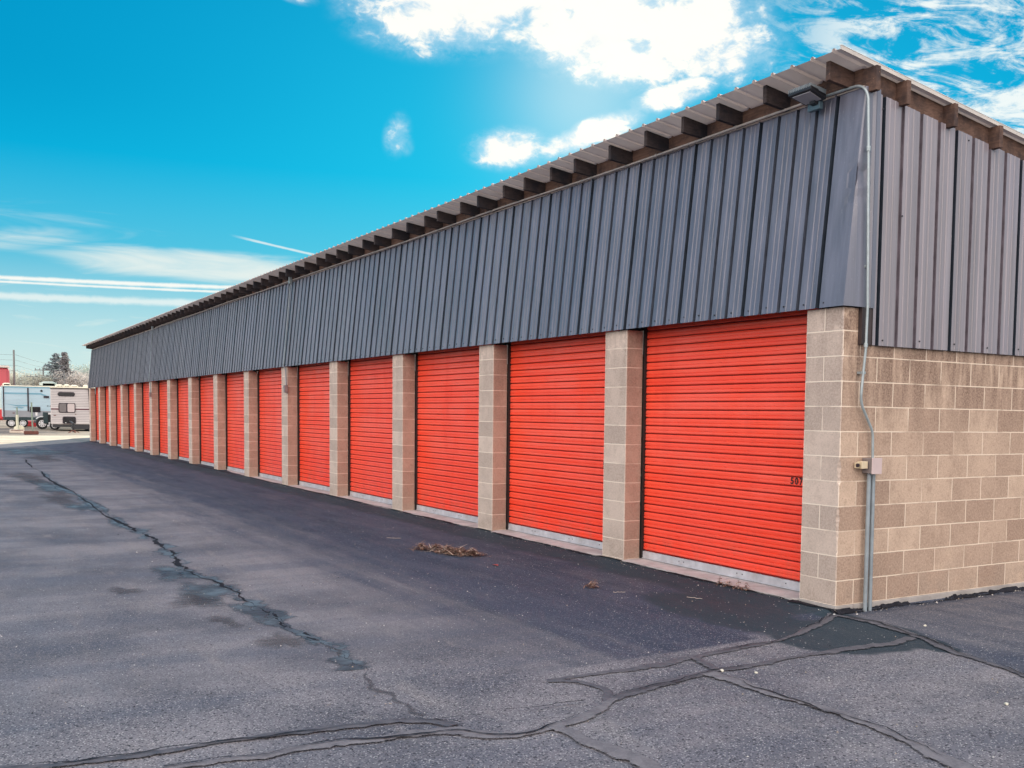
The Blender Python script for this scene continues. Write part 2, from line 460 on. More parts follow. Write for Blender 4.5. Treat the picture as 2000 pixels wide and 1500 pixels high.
def decal_mat(name, c, c2, rough, hi=None, soft=.35, nscale=9, spec=.5, streak=False, amax=1.0):
    """flat film on the ground whose ragged edge fades out; 'edge' attr = 0 at rim, 1 in the middle"""
    m, g, b = newmat(name)
    p = g.pos()
    e = g.n('ShaderNodeAttribute', attribute_name='edge').outputs['Fac']
    nz = g.noise(g.map(p, rot=(0, 0, -.57), scale=(2.6, .55, 1)) if streak else p, nscale, 4, .7)
    fine = g.noise(p, 80, 2, .7)
    al = g.add(g.add(e, g.mul(g.sub(nz, .5), 1.3)), g.mul(g.sub(fine, .5), .55))
    a = g.step(al, .28, .28+soft, 0, amax)
    col = g.mix(g.step(nz, .35, .65), c, c2)
    if hi: col = g.mix(g.mul(g.step(e, .45, .85), g.step(g.noise(p, nscale*.4, 4, .6), .42, .6)), col, hi)
    col = g.mix(g.step(fine, .5, .7, 0, .3), col, tuple(min(1, x*2.2+.02) for x in c))
    g.set(b.inputs['Base Color'], col)
    g.set(b.inputs['Roughness'], g.lin(nz, .3, .7, rough, min(1, rough+.2)))
    b.inputs['Specular IOR Level'].default_value = spec
    g.set(b.inputs['Alpha'], a)
    g.set(b.inputs['Normal'], g.bump(fine, .35, .004))
    return m
M['seal'] = decal_mat('crack_sealant', (.074, .072, .086), (.118, .110, .124), .65, soft=.25, nscale=14)
M['seal_pale'] = decal_mat('dusty_crack_sealant', (.135, .124, .138), (.205, .188, .200), .75, soft=.25, nscale=14)
M['crackline'] = decal_mat('open_crack', (.010, .010, .014), (.022, .022, .03), .8, soft=.2, nscale=18, spec=.2)
M['damp'] = decal_mat('damp_stain', (.040, .050, .062), (.085, .090, .11), .5, (.145, .19, .225), .8, 6, .5, True, .84)
M['dampdull'] = decal_mat('dry_stain', (.075, .068, .078), (.115, .108, .12), .75, None, .8, 7, .3, True, .55)

def ribbon(name, pts, w, mat, lift, step=.03, wob=.012, wv=.4, seed=0, taper=False):
    r = random.Random(seed)
    P = [Vector((x, y, 0)) for x, y in pts]
    out = []
    for a, b_ in zip(P, P[1:]):
        st = step if max(a.x, b_.x) > -9 else step*5
        n = max(1, int((b_-a).length/st))
        for k in range(n): out.append(a.lerp(b_, k/n))
    out.append(P[-1])
    # smooth the corners
    for _ in range(6):
        out = [out[0]] + [(out[i-1]+out[i]*2+out[i+1])/4 for i in range(1, len(out)-1)] + [out[-1]]
    v = []; e = []; f = []
    ph = [r.uniform(0, 6.28) for _ in range(6)]
    for i, p in enumerate(out):
        d = (out[min(i+1, len(out)-1)] - out[max(i-1, 0)]).normalized(); nrm = Vector((-d.y, d.x, 0))
        s = i*step
        off = wob*(math.sin(s*4.1+ph[0])+.7*math.sin(s*9.7+ph[1])+.5*math.sin(s*23+ph[2])+r.uniform(-.3, .3))
        ww = w*(1+wv*(.6*math.sin(s*3.1+ph[3])+.5*math.sin(s*7.7+ph[4])+r.uniform(-.4, .4)))
        if taper: ww *= min(1, min(i, len(out)-1-i)/ (len(out)*.15+1)+.15)
        c = p + nrm*off
        for q, ev in ((-1, 0), (-.35, 1), (.35, 1), (1, 0)):
            pt = c + nrm*(ww*q)
            v.append((pt.x, pt.y, gz(pt.x, pt.y)+lift+(.005*ev if name == 'tar_seam' else 0))); e.append(ev)
        if i:
            for k in range(3): b0 = (i-1)*4+k; f.append((b0, b0+1, b0+5, b0+4))
    me = bpy.data.meshes.new(name); me.from_pydata(v, [], f)
    a = me.attributes.new('edge', 'FLOAT', 'POINT'); a.data.foreach_set('value', e)
    me.materials.append(mat); o = bpy.data.objects.new(name, me)
    o.visible_shadow = True
    return link(o, YARD)

for i, (pts, w, mt) in enumerate([(S1,.045,'seal'),(S2,.035,'seal'),(S3[9:],.050,'seal'),(S3[:10],.060,'seal_pale'),(S4,.042,'seal'),(S5,.045,'seal'),(S6,.055,'seal_pale'),(S7,.055,'seal_pale'),(S8,.04,'seal')]):
    ribbon('tar_seam', pts, w*1.05, M[mt], .004+.0007*i, seed=i)
for i, (pts, w) in enumerate([(S4, .0055), (S3[:9], .007), (S6, .005), (S1[:4], .006), (S5, .006), ([(.9, -3.95), (.97, -3.75), (1.0, -3.4), (1.06, -3.1)], .004), (S3[9:13], .005)]):
    ribbon('crack', pts, w*1.05, M['crackline'], .0165+.0006*i, seed=30+i, wob=.02, wv=.8)
ribbon('crack', LC[:12], .026, M['crackline'], .0045, seed=50, wob=.022, wv=.8)
ribbon('crack', LC[11:20], .013, M['crackline'], .0048, seed=53, wob=.018, wv=.9)
ribbon('crack', LC[16:21], .026, M['damp'], .0052, seed=51, wob=.025, wv=1.1)
ribbon('crack', LC[19:], .020, M['dampdull'], .0056, seed=54, wob=.03, wv=1.3)
ribbon('damp_seam', LC[2:21], .070, M['damp'], .0036, seed=52, wob=.05, wv=1.3)

ribbon('tar_edge', sum([[(-n*BAY-.52, -.055), (-n*BAY-1.5, -.060), (-n*BAY-2.9, -.055), (-(n+1)*BAY, -.018), (-(n+1)*BAY-.40, -.018)] for n in range(NB)], []), .026, M['crackline'], .0075, step=.045, seed=60, wob=.010, wv=.8)
ribbon('tar_edge', [(-.44, -.075), (-.2, -.045), (.03, -.03)], .035, M['crackline'], .0078, seed=61, wob=.010, wv=.7)
ribbon('tar_edge', [(.035, -.02)]+[(.040, .3*i) for i in range(1, 30)], .034, M['crackline'], .0078, seed=62, wob=.012, wv=.9)
def blotch(name, cx, cy, rx, ry, mat, lift, seed, rot=0.0):
    r = random.Random(seed); n = 40; v = [(cx, cy, gz(cx, cy)+lift)]; e = [1.0]; f = []
    ph = [r.uniform(0, 6.28) for _ in range(5)]
    for ring, (q, ev) in enumerate(((.35, .9), (.7, .55), (1.0, 0))):
        for k in range(n):
            a = 2*PI*k/n
            w = q*(1+.22*math.sin(2*a+ph[0])+.18*math.sin(3*a+ph[1])+.12*math.sin(5*a+ph[2])+.08*math.sin(9*a+ph[3]))
            lx, ly = math.cos(a)*rx*w, math.sin(a)*ry*w
            x = cx+lx*math.cos(rot)-ly*math.sin(rot); y = cy+lx*math.sin(rot)+ly*math.cos(rot)
            v.append((x, y, gz(x, y)+lift)); e.append(ev)
            if ring == 0: f.append((0, 1+k, 1+(k+1) % n))
            else:
                a0 = 1+(ring-1)*n; b0 = 1+ring*n
                f.append((a0+k, b0+k, b0+(k+1) % n, a0+(k+1) % n))
    me = bpy.data.meshes.new(name); me.from_pydata(v, [], f)
    at = me.attributes.new('edge', 'FLOAT', 'POINT'); at.data.foreach_set('value', e)
    me.materials.append(mat); return link(bpy.data.objects.new(name, me), YARD)
for i, (x, y, rx, ry, mt) in enumerate([(-4.80,-4.17,.55,.32,'damp'),(-3.55,-4.12,.78,.36,'damp'),(-2.45,-3.99,.48,.24,'damp'),(-3.2,-4.32,.5,.26,'dampdull'),(-1.3,-4.12,.38,.2,'dampdull'),
        (-17.6,-4.15,2.3,.42,'damp'),(-12.5,-4.05,1.5,.33,'damp'),(-20.5,-4.3,2.6,.5,'dampdull'),(-14.5,-4.25,1.8,.42,'dampdull'),(-35.5,-3.1,4.2,1.5,'damp'),(-30.2,-3.2,2.6,.7,'dampdull'),(-2.2,-4.30,.34,.13,'dampdull'),
        (-1.35,-3.92,.30,.09,'damp'),(-3.9,-4.75,.28,.16,'dampdull'),(-9.8,-3.95,1.3,.16,'damp')]):
    blotch('damp_patch', x, y, rx, ry, M[mt], .0024+.00008*i, 80+i)

# concrete road, gravel lot and the surrounding land
def sheet(name, pts, z, mat, kind='structure'):
    mb = MB(); mb.add([(x, y, z) for x, y in pts], [tuple(range(len(pts)))])
    return tag(mb.build(name, mat), kind=kind)
def slope_sheet(name, x0, x1, y0, y1, nx, ny, fn, mat):
    mb = MB(); v = []; f = []
    for j in range(ny+1):
        for i in range(nx+1):
            y = y0+(y1-y0)*j/ny; x = x0+(x1-x0)*i/nx
            v.append((x, y, fn(x, y)))
    for j in range(ny):
        for i in range(nx): f.append((j*(nx+1)+i, j*(nx+1)+i+1, (j+1)*(nx+1)+i+1, (j+1)*(nx+1)+i))
    mb.add(v, f); return tag(mb.build(name, mat), kind='structure')
slope_sheet('concrete_road', -61.5, -38, -60, 60, 40, 60, lambda x, y: gz(x, y)-.012-.07*sstep(x, -53, -47), M['concrete'])
def lot_mat():
    m, g, b = newmat('dirt_and_gravel')
    p = g.pos()
    n = g.noise(g.map(p, scale=(.5, .12, 1)), .9, 6, .65); f = g.noise(p, 9, 4, .7)
    col = g.mix(g.step(n, .38, .62), (.12, .098, .095), (.44, .36, .27))
    col = g.mix(g.step(f, .5, .7, 0, .4), col, (.17, .13, .11))
    g.set(b.inputs['Base Color'], col); b.inputs['Roughness'].default_value = .95
    g.set(b.inputs['Normal'], g.bump(f, .5, .02)); return m
M['lot'] = lot_mat()
sheet('gravel_lot', [(-420, -160), (-60.5, -160), (-60.5, 160), (-420, 160)], -.118, M['lot'])
def land_mat():
    m, g, b = newmat('dry_land')
    p = g.pos(); n = g.noise(p, .05, 6, .6); f = g.noise(p, 3, 5, .7)
    col = g.mix(g.step(n, .4, .6), (.17, .15, .10), (.26, .22, .15)); col = g.mix(g.step(f, .5, .7, 0, .5), col, (.12, .11, .07))
    g.set(b.inputs['Base Color'], col); b.inputs['Roughness'].default_value = .95; return m
sheet('ground', [(-3000, -3000), (3000, -3000), (3000, 3000), (-3000, 3000)], -.26, land_mat())

# ------------------------------------------------------------------ storage building
B = empty('storage_building', (XF/2, DEPTH/2, 0))
tag(B, 'long tan block storage building with charcoal ribbed siding above a row of orange red doors', 'building')
ox, oy = XF/2, DEPTH/2
def fin(mb, name, mats, parent=B, bevel=0.0):
    o = mb.build(name, mats, None, bevel)
    o.parent = parent
    if parent is B: o.location = (-ox, -oy, 0)
    return o

def quad(mb, a, b_, c, d, uv, mat=0):
    mb.add([a, b_, c, d], [(0, 1, 2, 3)], mat, uvs=[uv])

# piers: front face, right jamb face, left jamb face; u runs along the face, v is height
ZB = -0.11
def pier_mesh(depth, corner):
    mb = MB(); w = PW; zt = ZS-.004; d = depth; c = .006
    su = .2032 if corner else 0.0
    offr = 0.0 if corner else 10.1
    # front
    def uvq(u0, u1): return [(u0, 0), (u1, 0), (u1, zt), (u0, zt)]
    if corner:
        rc = random.Random(12); nz = 120; cs = []
        for k in range(nz+1):
            z = zt*k/nz; cc = .005+abs(rc.gauss(0, .0022))
            for zc_, hh, am in ((1.09, .10, .016), (.70, .09, .020), (.58, .03, .012), (1.62, .03, .008), (.32, .03, .008), (2.05, .04, .007)):
                if abs(z-zc_) < hh: cc += am*rc.uniform(.25, 1)
            cs.append((z, cc, cc*rc.uniform(.6, 1.1)))
        for (z0, a0, b0), (z1, a1, b1) in zip(cs, cs[1:]):
            quad(mb, (-w, 0, z0), (-a0, 0, z0), (-a1, 0, z1), (-w, 0, z1), [(-w+su, z0), (su-a0, z0), (su-a1, z1), (-w+su, z1)], 0)
            quad(mb, (-a0, 0, z0), (0, b0, z0), (0, b1, z1), (-a1, 0, z1), [(su-a0, z0), (su, z0), (su, z1), (su-a1, z1)], 0)
            quad(mb, (0, b0, z0), (0, d, z0), (0, d, z1), (0, b1, z1), [(b0, z0), (d, z0), (d, z1), (b1, z1)], 1)
    else:
        # one block per course: keep the vertical joints of the pattern away from the face
        nrow = 12
        for k in range(nrow):
            z0, z1 = k*H, min((k+1)*H, zt)
            sh = .2032 if k % 2 == 0 else 0.0     # brick texture shifts even rows by half a block
            u0 = -w+.0 + sh + PW*(k*3+7); u1 = u0+w-.0005
            quad(mb, (-w, 0, z0), (-c, 0, z0), (-c, 0, z1), (-w, 0, z1), [(u0+.0008, z0), (u1, z0), (u1, z1), (u0+.0008, z1)], 0)
            quad(mb, (-c, 0, z0), (0, c, z0), (0, c, z1), (-c, 0, z1), [(u1-.02, z0), (u1-.014, z0), (u1-.014, z1), (u1-.02, z1)], 0)
            a = u0+PW*2+.1; bb = a+d
            quad(mb, (0, c, z0), (0, d, z0), (0, d, z1), (0, c, z1), [(a, z0), (bb, z0), (bb, z1), (a, z1)], 2)
    if not corner:
        quad(mb, (-w, 0, -.12), (0, 0, -.12), (0, 0, 0), (-w, 0, 0), [(.05, .05), (.3, .05), (.3, .1), (.05, .1)], 0)
        quad(mb, (0, 0, -.12), (0, d, -.12), (0, d, 0), (0, 0, 0), [(.05, .05), (.2, .05), (.2, .1), (.05, .1)], 2)
    quad(mb, (-w, d, 0), (-w, 0, 0), (-w, 0, zt), (-w, d, zt), [(.05, 0), (.25, 0), (.25, zt), (.05, zt)], 2)
    quad(mb, (0, d, 0), (-w, d, 0), (-w, d, zt), (0, d, zt), [(.05, 0), (.35, 0), (.35, zt), (.05, zt)], 2)
    return mb
first = None
for n in range(NB+1):
    if n == 0:
        mb = pier_mesh(.2032, True)
        o = mb.build('pier', [M['block_front'], M['block_side'], M['block_jamb']])
    elif n == 1:
        o = pier_mesh(.2032, False).build('pier', [M['block_front'], M['block_side'], M['block_jamb']]); first = o
    else:
        o = first.copy(); COL.objects.link(o)
    o.parent = B
    o.location = (-n*BAY-ox, -oy, 0)

# end wall (faces the camera side), with footing
mb = MB(); zt = 2.16; y0, y1 = .2032, DEPTH
quad(mb, (0, y0, 0), (0, y1, 0), (0, y1, zt), (0, y0, zt), [(y0, 0), (y1, 0), (y1, zt), (y0, zt)])
quad(mb, (-.2, y0, zt), (0, y0, zt), (0, y1, zt), (-.2, y1, zt), [(0, .1), (.1, .1), (.1, .15), (0, .15)])
fin(mb, 'block_wall', M['block_side'])
mb = MB()
quad(mb, (XF, y1, 0), (XF, 0.21, 0), (XF, .21, zt), (XF, y1, zt), [(y1, 0), (y0, 0), (y0, zt), (y1, zt)])
fin(mb, 'block_wall', M['block_side'])
mb = MB()
quad(mb, (0, DEPTH, 0), (XF, DEPTH, 0), (XF, DEPTH, 3.1), (0, DEPTH, 3.1), [(0, 0), (-XF, 0), (-XF, 3.1), (0, 3.1)])
fin(mb, 'block_wall', M['block_side'])

# concrete footing under the corner pier and end wall, slab in the door openings (ragged front edge)
mb = MB()
mb.box(-PW-.004, .010, -.008, .2032, -.3, -.002); mb.box(-.2, .012, .2034, DEPTH+.01, -.3, -.002)
fin(mb, 'footing', M['footing'], bevel=.006)
mb = MB(); v = []; f = []
r = random.Random(5); x = 0.0 - PW - .0045; xs = []
while x > XF: xs.append(x); x -= .06
for i, x in enumerate(xs):
    ph_ = (-x) % BAY
    e = (-.040 + .010*math.sin(x*2.1)+r.uniform(-.008, .008)) if ph_ > PW+.02 else .03
    v += [(x, .6, .002), (x, .06, -.002), (x, e, -.007), (x, e-.006, -.2)]
    if i:
        for k in range(3): a = (i-1)*4+k; f.append((a, a+1, a+5, a+4))
f.append((0, 1, 2, 3))
mb.add(v, f); fin(mb, 'door_slab', M['slab'])

# roll up doors
SL = .0833
prof = [(0.0, .004), (.0015, .024), (.0095, .024), (.0115, .002), (.020, -.005), (.040, -.004), (.0425, .003), (.0455, .003), (.048, -.003), (.070, -.004), (.0795, .001)]
def door_mesh(w, h):
    mb = MB(); v = []; f = []; zz = []
    z = .085
    while z < h:
        for s, nn in prof: zz.append((z+s, nn))
        z += SL
    rr = random.Random(3)
    nxs = 7
    for z, nn in zz:
        for i in range(nxs):
            v.append((-w/2+w*i/(nxs-1), nn, z))
    for j in range(len(zz)-1):
        for i in range(nxs-1):
            a = j*nxs+i; f.append((a, a+1, a+nxs+1, a+nxs))
    npf = len(prof)
    mb.add(v, f, 0, False)
    for j in range(len(zz)-1):
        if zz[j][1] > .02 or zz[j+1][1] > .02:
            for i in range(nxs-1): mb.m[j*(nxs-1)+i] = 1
    return mb
DW = BAY-PW-.075
def text_mesh(s, size):
    cu = bpy.data.curves.new('unit_number', 'FONT'); cu.body = s; cu.size = size; cu.extrude = .0012
    cu.offset = size*.022; cu.space_character = 1.32
    to = bpy.data.objects.new('unit_number_tmp', cu); COL.objects.link(to)
    dg = bpy.context.evaluated_depsgraph_get()
    me = bpy.data.meshes.new_from_object(to.evaluated_get(dg))
    COL.objects.unlink(to); bpy.data.objects.remove(to); bpy.data.curves.remove(cu)
    me.materials.clear(); me.materials.append(M['ink']); return me
d0 = None
for n in range(NB):
    xc = -n*BAY-PW-(BAY-PW)/2 - .010
    if d0 is None:
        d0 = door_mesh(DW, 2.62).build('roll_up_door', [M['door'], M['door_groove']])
        bb = MB().box(-DW/2, DW/2, -.016, .012, .004, .082).box(-DW/2, DW/2, -.026, -.0165, .004, .014)
        rv = random.Random(2)
        for xx in (-DW*.25, -DW*.22, DW*.1, DW*.13, DW*.36):
            bb.disc((xx, -.017, .05), (0, 1, 0), .006, .006, 8, 1)
        bo = bb.build('bottom_bar', [M['alu'], M['frame']], d0, .003)
        for sx in (-1, 1):
            tk = MB().box(sx*(DW/2+.018)-.018, sx*(DW/2+.018)+.018, -.030, .05, .0, 2.6)
            tk.build('door_track', M['track'], d0)
        d = d0
    else:
        d = copy_tree(d0)
    d.parent = B; d.location = (xc-ox, .245-oy, 0)
for s, x, z, n in (('507', -.795, .944, 0), ('5', -.770-BAY-.006, .940, 1)):
    o = bpy.data.objects.new('unit_number', text_mesh(s, .082)); link(o)
    dd = [c for c in B.children if c.name.startswith('roll_up_door')]
    dd.sort(key=lambda c: -c.location.x)
    o.parent = dd[n]; o.rotation_euler = (PI/2, 0, 0)
    o.location = (x - (dd[n].location.x+ox), .2405-.245-.0035, z)
# header behind the siding above the doors
mb = MB().box(XF+.01, -.05, .262, .30, 2.44, 2.66); fin(mb, 'door_header', M['flash'])
mb = MB().box(XF+.01, -.05, .03, .255, 2.615, 2.66); fin(mb, 'door_header', M['flash'])

# ribbed siding
P9 = .2286
rib_front = [(0, 0), (.003, -.026), (.024, -.026), (.028, .011), (.044, .011), (.049, 0), (.094, 0), (.098, .005), (.106, .005), (.110, 0), (.152, 0), (.156, .005), (.164, .005), (.168, 0)]
rib = [(0, 0), (.005, -.030), (.037, -.030), (.042, 0), (.086, 0), (.091, .0045), (.099, .0045), (.104, 0), (.148, 0), (.153, .0045), (.161, .0045), (.166, 0)]
def ribbed(s0, s1, first_rib, fn, mats, name, zsub=6, rib=rib):
    """fn(s, out, t) -> point; t 0 bottom .. 1 top"""
    st = []; k = 0
    st.append((s0, 0, 0))
    s = first_rib; rr = random.Random(9)
    tints = []
    while s < s1 - .06:
        for q, (ds, o) in enumerate(rib):
            if s+ds < s1:
                oo = o
                if o < 0: oo = o*1.2 if k % 4 == 0 else o*.7
                if o > .009 and k % 4 == 0: oo = .016
                st.append((s+ds, oo, k))
        s += P9; k += 1
    st.append((s1, 0, k))
    mb = MB(); v = []; f = []; mi = []; tint = []
    nm = len(mats)
    pt = [rr.random() for _ in range(k//4+3)]
    for (s, o, kk) in st:
        for j in range(zsub+1): v.append(fn(s, o, j/zsub)); tint.append(pt[(kk)//4])
    n = zsub+1
    for i in range(len(st)-1):
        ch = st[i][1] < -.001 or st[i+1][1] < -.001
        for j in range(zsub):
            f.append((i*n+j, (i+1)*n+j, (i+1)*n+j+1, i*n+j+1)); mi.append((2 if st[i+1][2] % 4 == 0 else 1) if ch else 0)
    mb.add(v, f); mb.m = mi
    o = mb.build(name, mats)
    a = o.data.attributes.new('tint', 'FLOAT', 'POINT'); a.data.foreach_set('value', tint)
    return o
YT, ZT = .135, 4.165      # top of the leaning front siding
def front_fn(s, o, t):    # s measured from the near end towards -X
    wv = .004*math.sin(s*1.7)+.003*math.sin(s*4.3+1)
    y = -.046 + (YT+.046)*t + wv*(1-t); z = ZS + (ZT-ZS)*t
    return (.028-s, y - o*.995, z + o*.10)
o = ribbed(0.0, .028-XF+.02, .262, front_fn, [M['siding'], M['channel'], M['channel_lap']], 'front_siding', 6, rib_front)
o.parent = B; o.location = (-ox, -oy, 0)
def flip(me):
    bm = bmesh.new(); bm.from_mesh(me); bmesh.ops.reverse_faces(bm, faces=bm.faces); bm.to_mesh(me); bm.free()
flip(o.data)
ZE = 2.128
def ztop(y): return 4.170 - .128*y
def end_fn(s, o, t):
    z = ZE + (ztop(s)-ZE)*t
    return (.042 + o, s, z)
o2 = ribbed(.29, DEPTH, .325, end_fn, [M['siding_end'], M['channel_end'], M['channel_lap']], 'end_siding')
o2.parent = B; o2.location = (-ox, -oy, 0)
def endf_fn(s, o, t):
    z = ZE + (ztop(s)-ZE)*t
    return (XF-.042 - o, s, z)
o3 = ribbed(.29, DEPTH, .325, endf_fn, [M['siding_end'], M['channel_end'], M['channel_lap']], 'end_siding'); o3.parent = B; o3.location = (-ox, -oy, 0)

# screws along the lower edge of the sheets
sc = MB(); r = random.Random(4)
x = -.18
while x > XF+.2:
    y = front_fn(.028-x, 0, .025); sc.disc((y[0]+r.uniform(-.01, .01), y[1]-.004, y[2]+r.uniform(-.006, .012)), (0, 1, 0), .0075, .008, 7)
    x -= .2286
tag(fin(sc, 'screws', M['black']), kind='stuff')
sc = MB(); y = .41
while y < DEPTH:
    sc.disc((.045, y, ZE+.05+r.uniform(-.01, .01)), (1, 0, 0), .007, .008, 7); y += P9*(1 if r.random() < .6 else 2)
for y, z in ((.33, 4.02), (1.42, 3.94), (.60, 3.2)): sc.disc((.045, y, z), (1, 0, 0), .007, .008, 7)
tag(fin(sc, 'screws', M['black']), kind='stuff')

# folded corner trim that closes the end of the leaning siding (dented)
mb = MB(); v = []; f = []; nz = 26; cols = [(-.22, 'f'), (-.10, 'f'), (0, 'c'), (.07, 's'), (.14, 's'), (.21, 's'), (.235, 'r'), (.26, 's'), (.30, 's')]
for j in range(nz+1):
    t = j/nz
    fx = front_fn(0, 0, t)
    for (q, k) in cols:
        dent = .026*math.exp(-((t-.60)/.045)**2) + .012*math.exp(-((t-.5)/.03)**2)
        if k == 'f': p = (.032+q, fx[1]-.003-(.0), fx[2])
        elif k == 'c': p = (.034-dent*.8, fx[1]-.003+dent*.7, fx[2])
        else:
            y = max(q + 0*t, fx[1]+.004+.02*(q))
            p = (.046+(.014 if k == 'r' else 0) - dent*math.exp(-((y-fx[1]-.05)/.05)**2)*.9, y if q < .2 else q, fx[2])
        v.append(p)
n = len(cols)
for j in range(nz):
    for i in range(n-1): a = j*n+i; f.append((a, a+1, a+n+1, a+n))
mb.add(v, f, 0, False)
oo = fin(mb, 'corner_trim', M['siding'])
a = oo.data.attributes.new('tint', 'FLOAT', 'POINT'); a.data.foreach_set('value', [.9]*len(v))
mb = MB().box(.003, .040, .166, .205, ZE, ZS).box(.003, .036, .206, .30, ZE+.004, ZS)
fin(mb, 'corner_flashing', M['flash'])

# wooden structure under the roof
mb = MB()
mb.hexa([(XF, .155, 4.17), (-.02, .155, 4.17), (-.02, .195, 4.17), (XF, .195, 4.17)], [(XF, .155, 4.345), (-.02, .155, 4.345), (-.02, .195, 4.34), (XF, .195, 4.34)])
fin(mb, 'blocking_board', M['wood'])
def board_end(xa, xb):
    mb = MB(); y0, y1 = .16, DEPTH
    mb.hexa([(xa, y0, ztop(y0)-.02), (xb, y0, ztop(y0)-.02), (xb, y1, ztop(y1)-.02), (xa, y1, ztop(y1)-.02)],
            [(xa, y0, roofz(y0)-.035), (xb, y0, roofz(y0)-.035), (xb, y1, roofz(y1)-.035), (xa, y1, roofz(y1)-.035)])
    return mb
fin(board_end(-.03, .008), 'blocking_board', M['wood'])
fin(board_end(XF-.008, XF+.03), 'blocking_board', M['wood'])
def tail_mesh():
    mb = MB(); w = .022
    ya, yb = -.125, .16
    za, zb = 4.205, 4.180
    mb.hexa([(-w, ya, za), (w, ya, za), (w, yb, zb), (-w, yb, zb)], [(-w, ya, roofz(ya)-.036), (w, ya, roofz(ya)-.036), (w, yb, roofz(yb)-.036), (-w, yb, roofz(yb)-.036)])
    return mb
t0 = None; x = -.20; k = 0
while x > XF:
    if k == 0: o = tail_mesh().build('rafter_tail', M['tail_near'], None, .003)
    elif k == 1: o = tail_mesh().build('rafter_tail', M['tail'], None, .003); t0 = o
    else: o = t0.copy(); COL.objects.link(o)
    o.parent = B; o.location = (x-ox+random.uniform(-.006, .006), -oy, random.uniform(-.004, .004)); o.rotation_euler = (0, random.uniform(-.02, .02), random.uniform(-.02, .02))
    x -= .6035; k += 1
# short lookouts carrying the rake overhang
l0 = None
for y in [.178, .54] + [1.137+.62*i for i in range(13)]:
    zb, zt_ = ztop(y)-.025, roofz(y)-.036
    if l0 is None:
        mb = MB().box(-.02, .125, -.024, .024, zb-roofz(y), zt_-roofz(y)); l0 = mb.build('lookout', M['wood'], None, .003); o = l0
    else: o = l0.copy(); COL.objects.link(o)
    o.parent = B; o.location = (-ox, y-oy, roofz(y))

# roof sheet: ribs run up the slope; pitch follows the siding
mb = MB(); v = []; f = []
s = .085; st = [(s, 0)]
x = .085-.05
while x > XF-.42:
    for dx, h in ((0, 0), (-.012, .022), (-.032, .022), (-.044, 0)): st.append((x+dx, h))
    x -= P9
st.append((XF-.44, 0))
for (x, h) in st:
    for y in (-.215, DEPTH+.25): v.append((x, y, roofz(y)-.030+h))
for i in range(len(st)-1): f.append((i*2, i*2+2, i*2+3, i*2+1))
mb.add(v, f)
ro = fin(mb, 'roof', M['roof'])
# rake trim and purlins on the underside
def strip(x0, x1, dz0, dz1, ya, yb):
    mb = MB()
    mb.hexa([(x0, ya, roofz(ya)+dz0), (x1, ya, roofz(ya)+dz0), (x1, yb, roofz(yb)+dz0), (x0, yb, roofz(yb)+dz0)],
            [(x0, ya, roofz(ya)+dz1), (x1, ya, roofz(ya)+dz1), (x1, yb, roofz(yb)+dz1), (x0, yb, roofz(yb)+dz1)])
    return mb
fin(strip(.0855, .0945, -.036, -.004, -.216, DEPTH+.25), 'rake_trim', M['trim'])
fin(strip(.074, .0975, -.0035, -.0005, -.216, DEPTH+.25), 'rake_trim', M['white'])

# ------------------------------------------------------------------ electrical gear on the building
def arc(p0, p1, p2, n=8):
    a, b_, c = map(Vector, (p0, p1, p2))
    return [tuple(a*(1-t)**2 + b_*2*t*(1-t) + c*t*t) for t in [i/n for i in range(n+1)]]
C1 = empty('electrical_conduit', (.05, .3, 0)); bx, by = .05, .3
tag(C1, 'galvanised conduit down the near building corner with junction box and two riser pipes', 'conduit')
def fc(mb, name, mats, par=C1, bevel=0.0):
    o = mb.build(name, mats, None, bevel); o.parent = par; o.location = (-par.location.x, -par.location.y, -par.location.z) ; return o
pts = [(-.36, .098, 4.180), (-.16, .102, 4.180)] + arc((-.08, .105, 4.180), (.056, .115, 4.185), (.072, .125, 4.06)) + [(.076, .140, 3.68), (.074, .188, 2.43), (.066, .192, 2.10), (.05, .176, 1.78)]
pts += arc((.05, .172, 1.72), (.046, .172, 1.68), (.044, .20, 1.62), 4) + arc((.040, .315, 1.45), (.038, .335, 1.42), (.038, .338, 1.37), 4) + [(.038, .345, 1.20)]
mb = MB().tube(pts, .0112, 10); fc(mb, 'pipe', M['conduit'])
mb = MB()
for (x, y, z) in ((.076, .141, 3.66), (.076, .1405, 3.68)): mb.disc((x, y, z), (0, .04, 1), .018, .018, 12)
mb.disc((.066, .191, 2.12), (0, 0, 1), .017, .03, 12)
fc(mb, 'coupling', M['conduit'])
mb = MB()
for z in (2.75, 1.9): mb.box(.004 if z < 2 else .047, .062, .165, .205, z-.010, z+.010)
fc(mb, 'pipe_strap', M['conduit'])
mb = MB().box(.002, .105, .262, .372, 1.082, 1.207); jb = fc(mb, 'junction_box', M['boxgrey'], bevel=.004)
mb = MB().box(.1055, .113, .2585, .3755, 1.078, 1.211); l_ = mb.build('lid', M['boxpink'], None, .003); l_.parent = jb
mb = MB().box(.020, .075, .182, .250, 1.122, 1.182).disc((.045, .256, 1.15), (0, 1, 0), .014, .02, 10).box(.012, .05, .158, .18, 1.125, 1.172)
s_ = mb.build('cord_fitting', M['cream'], None, .004); s_.parent = jb
mb = MB().disc((.051, .17, 1.15), (1, 0, 0), .009, .004, 10); mb.disc((.05, .1575, 1.15), (0, 1, 0), .016, .012, 10)
s_ = mb.build('fitting_cap', M['frame'], None); s_.parent = jb
mb = MB().tube([(.046, .300, 1.085), (.046, .300, -.10)], .0175, 12); fc(mb, 'riser_pipe', M['conduit_lo'])
mb = MB().tube([(.044, .352, 1.085), (.044, .356, .5), (.044, .360, -.10)], .0175, 12); fc(mb, 'riser_pipe', M['conduit_lo'])

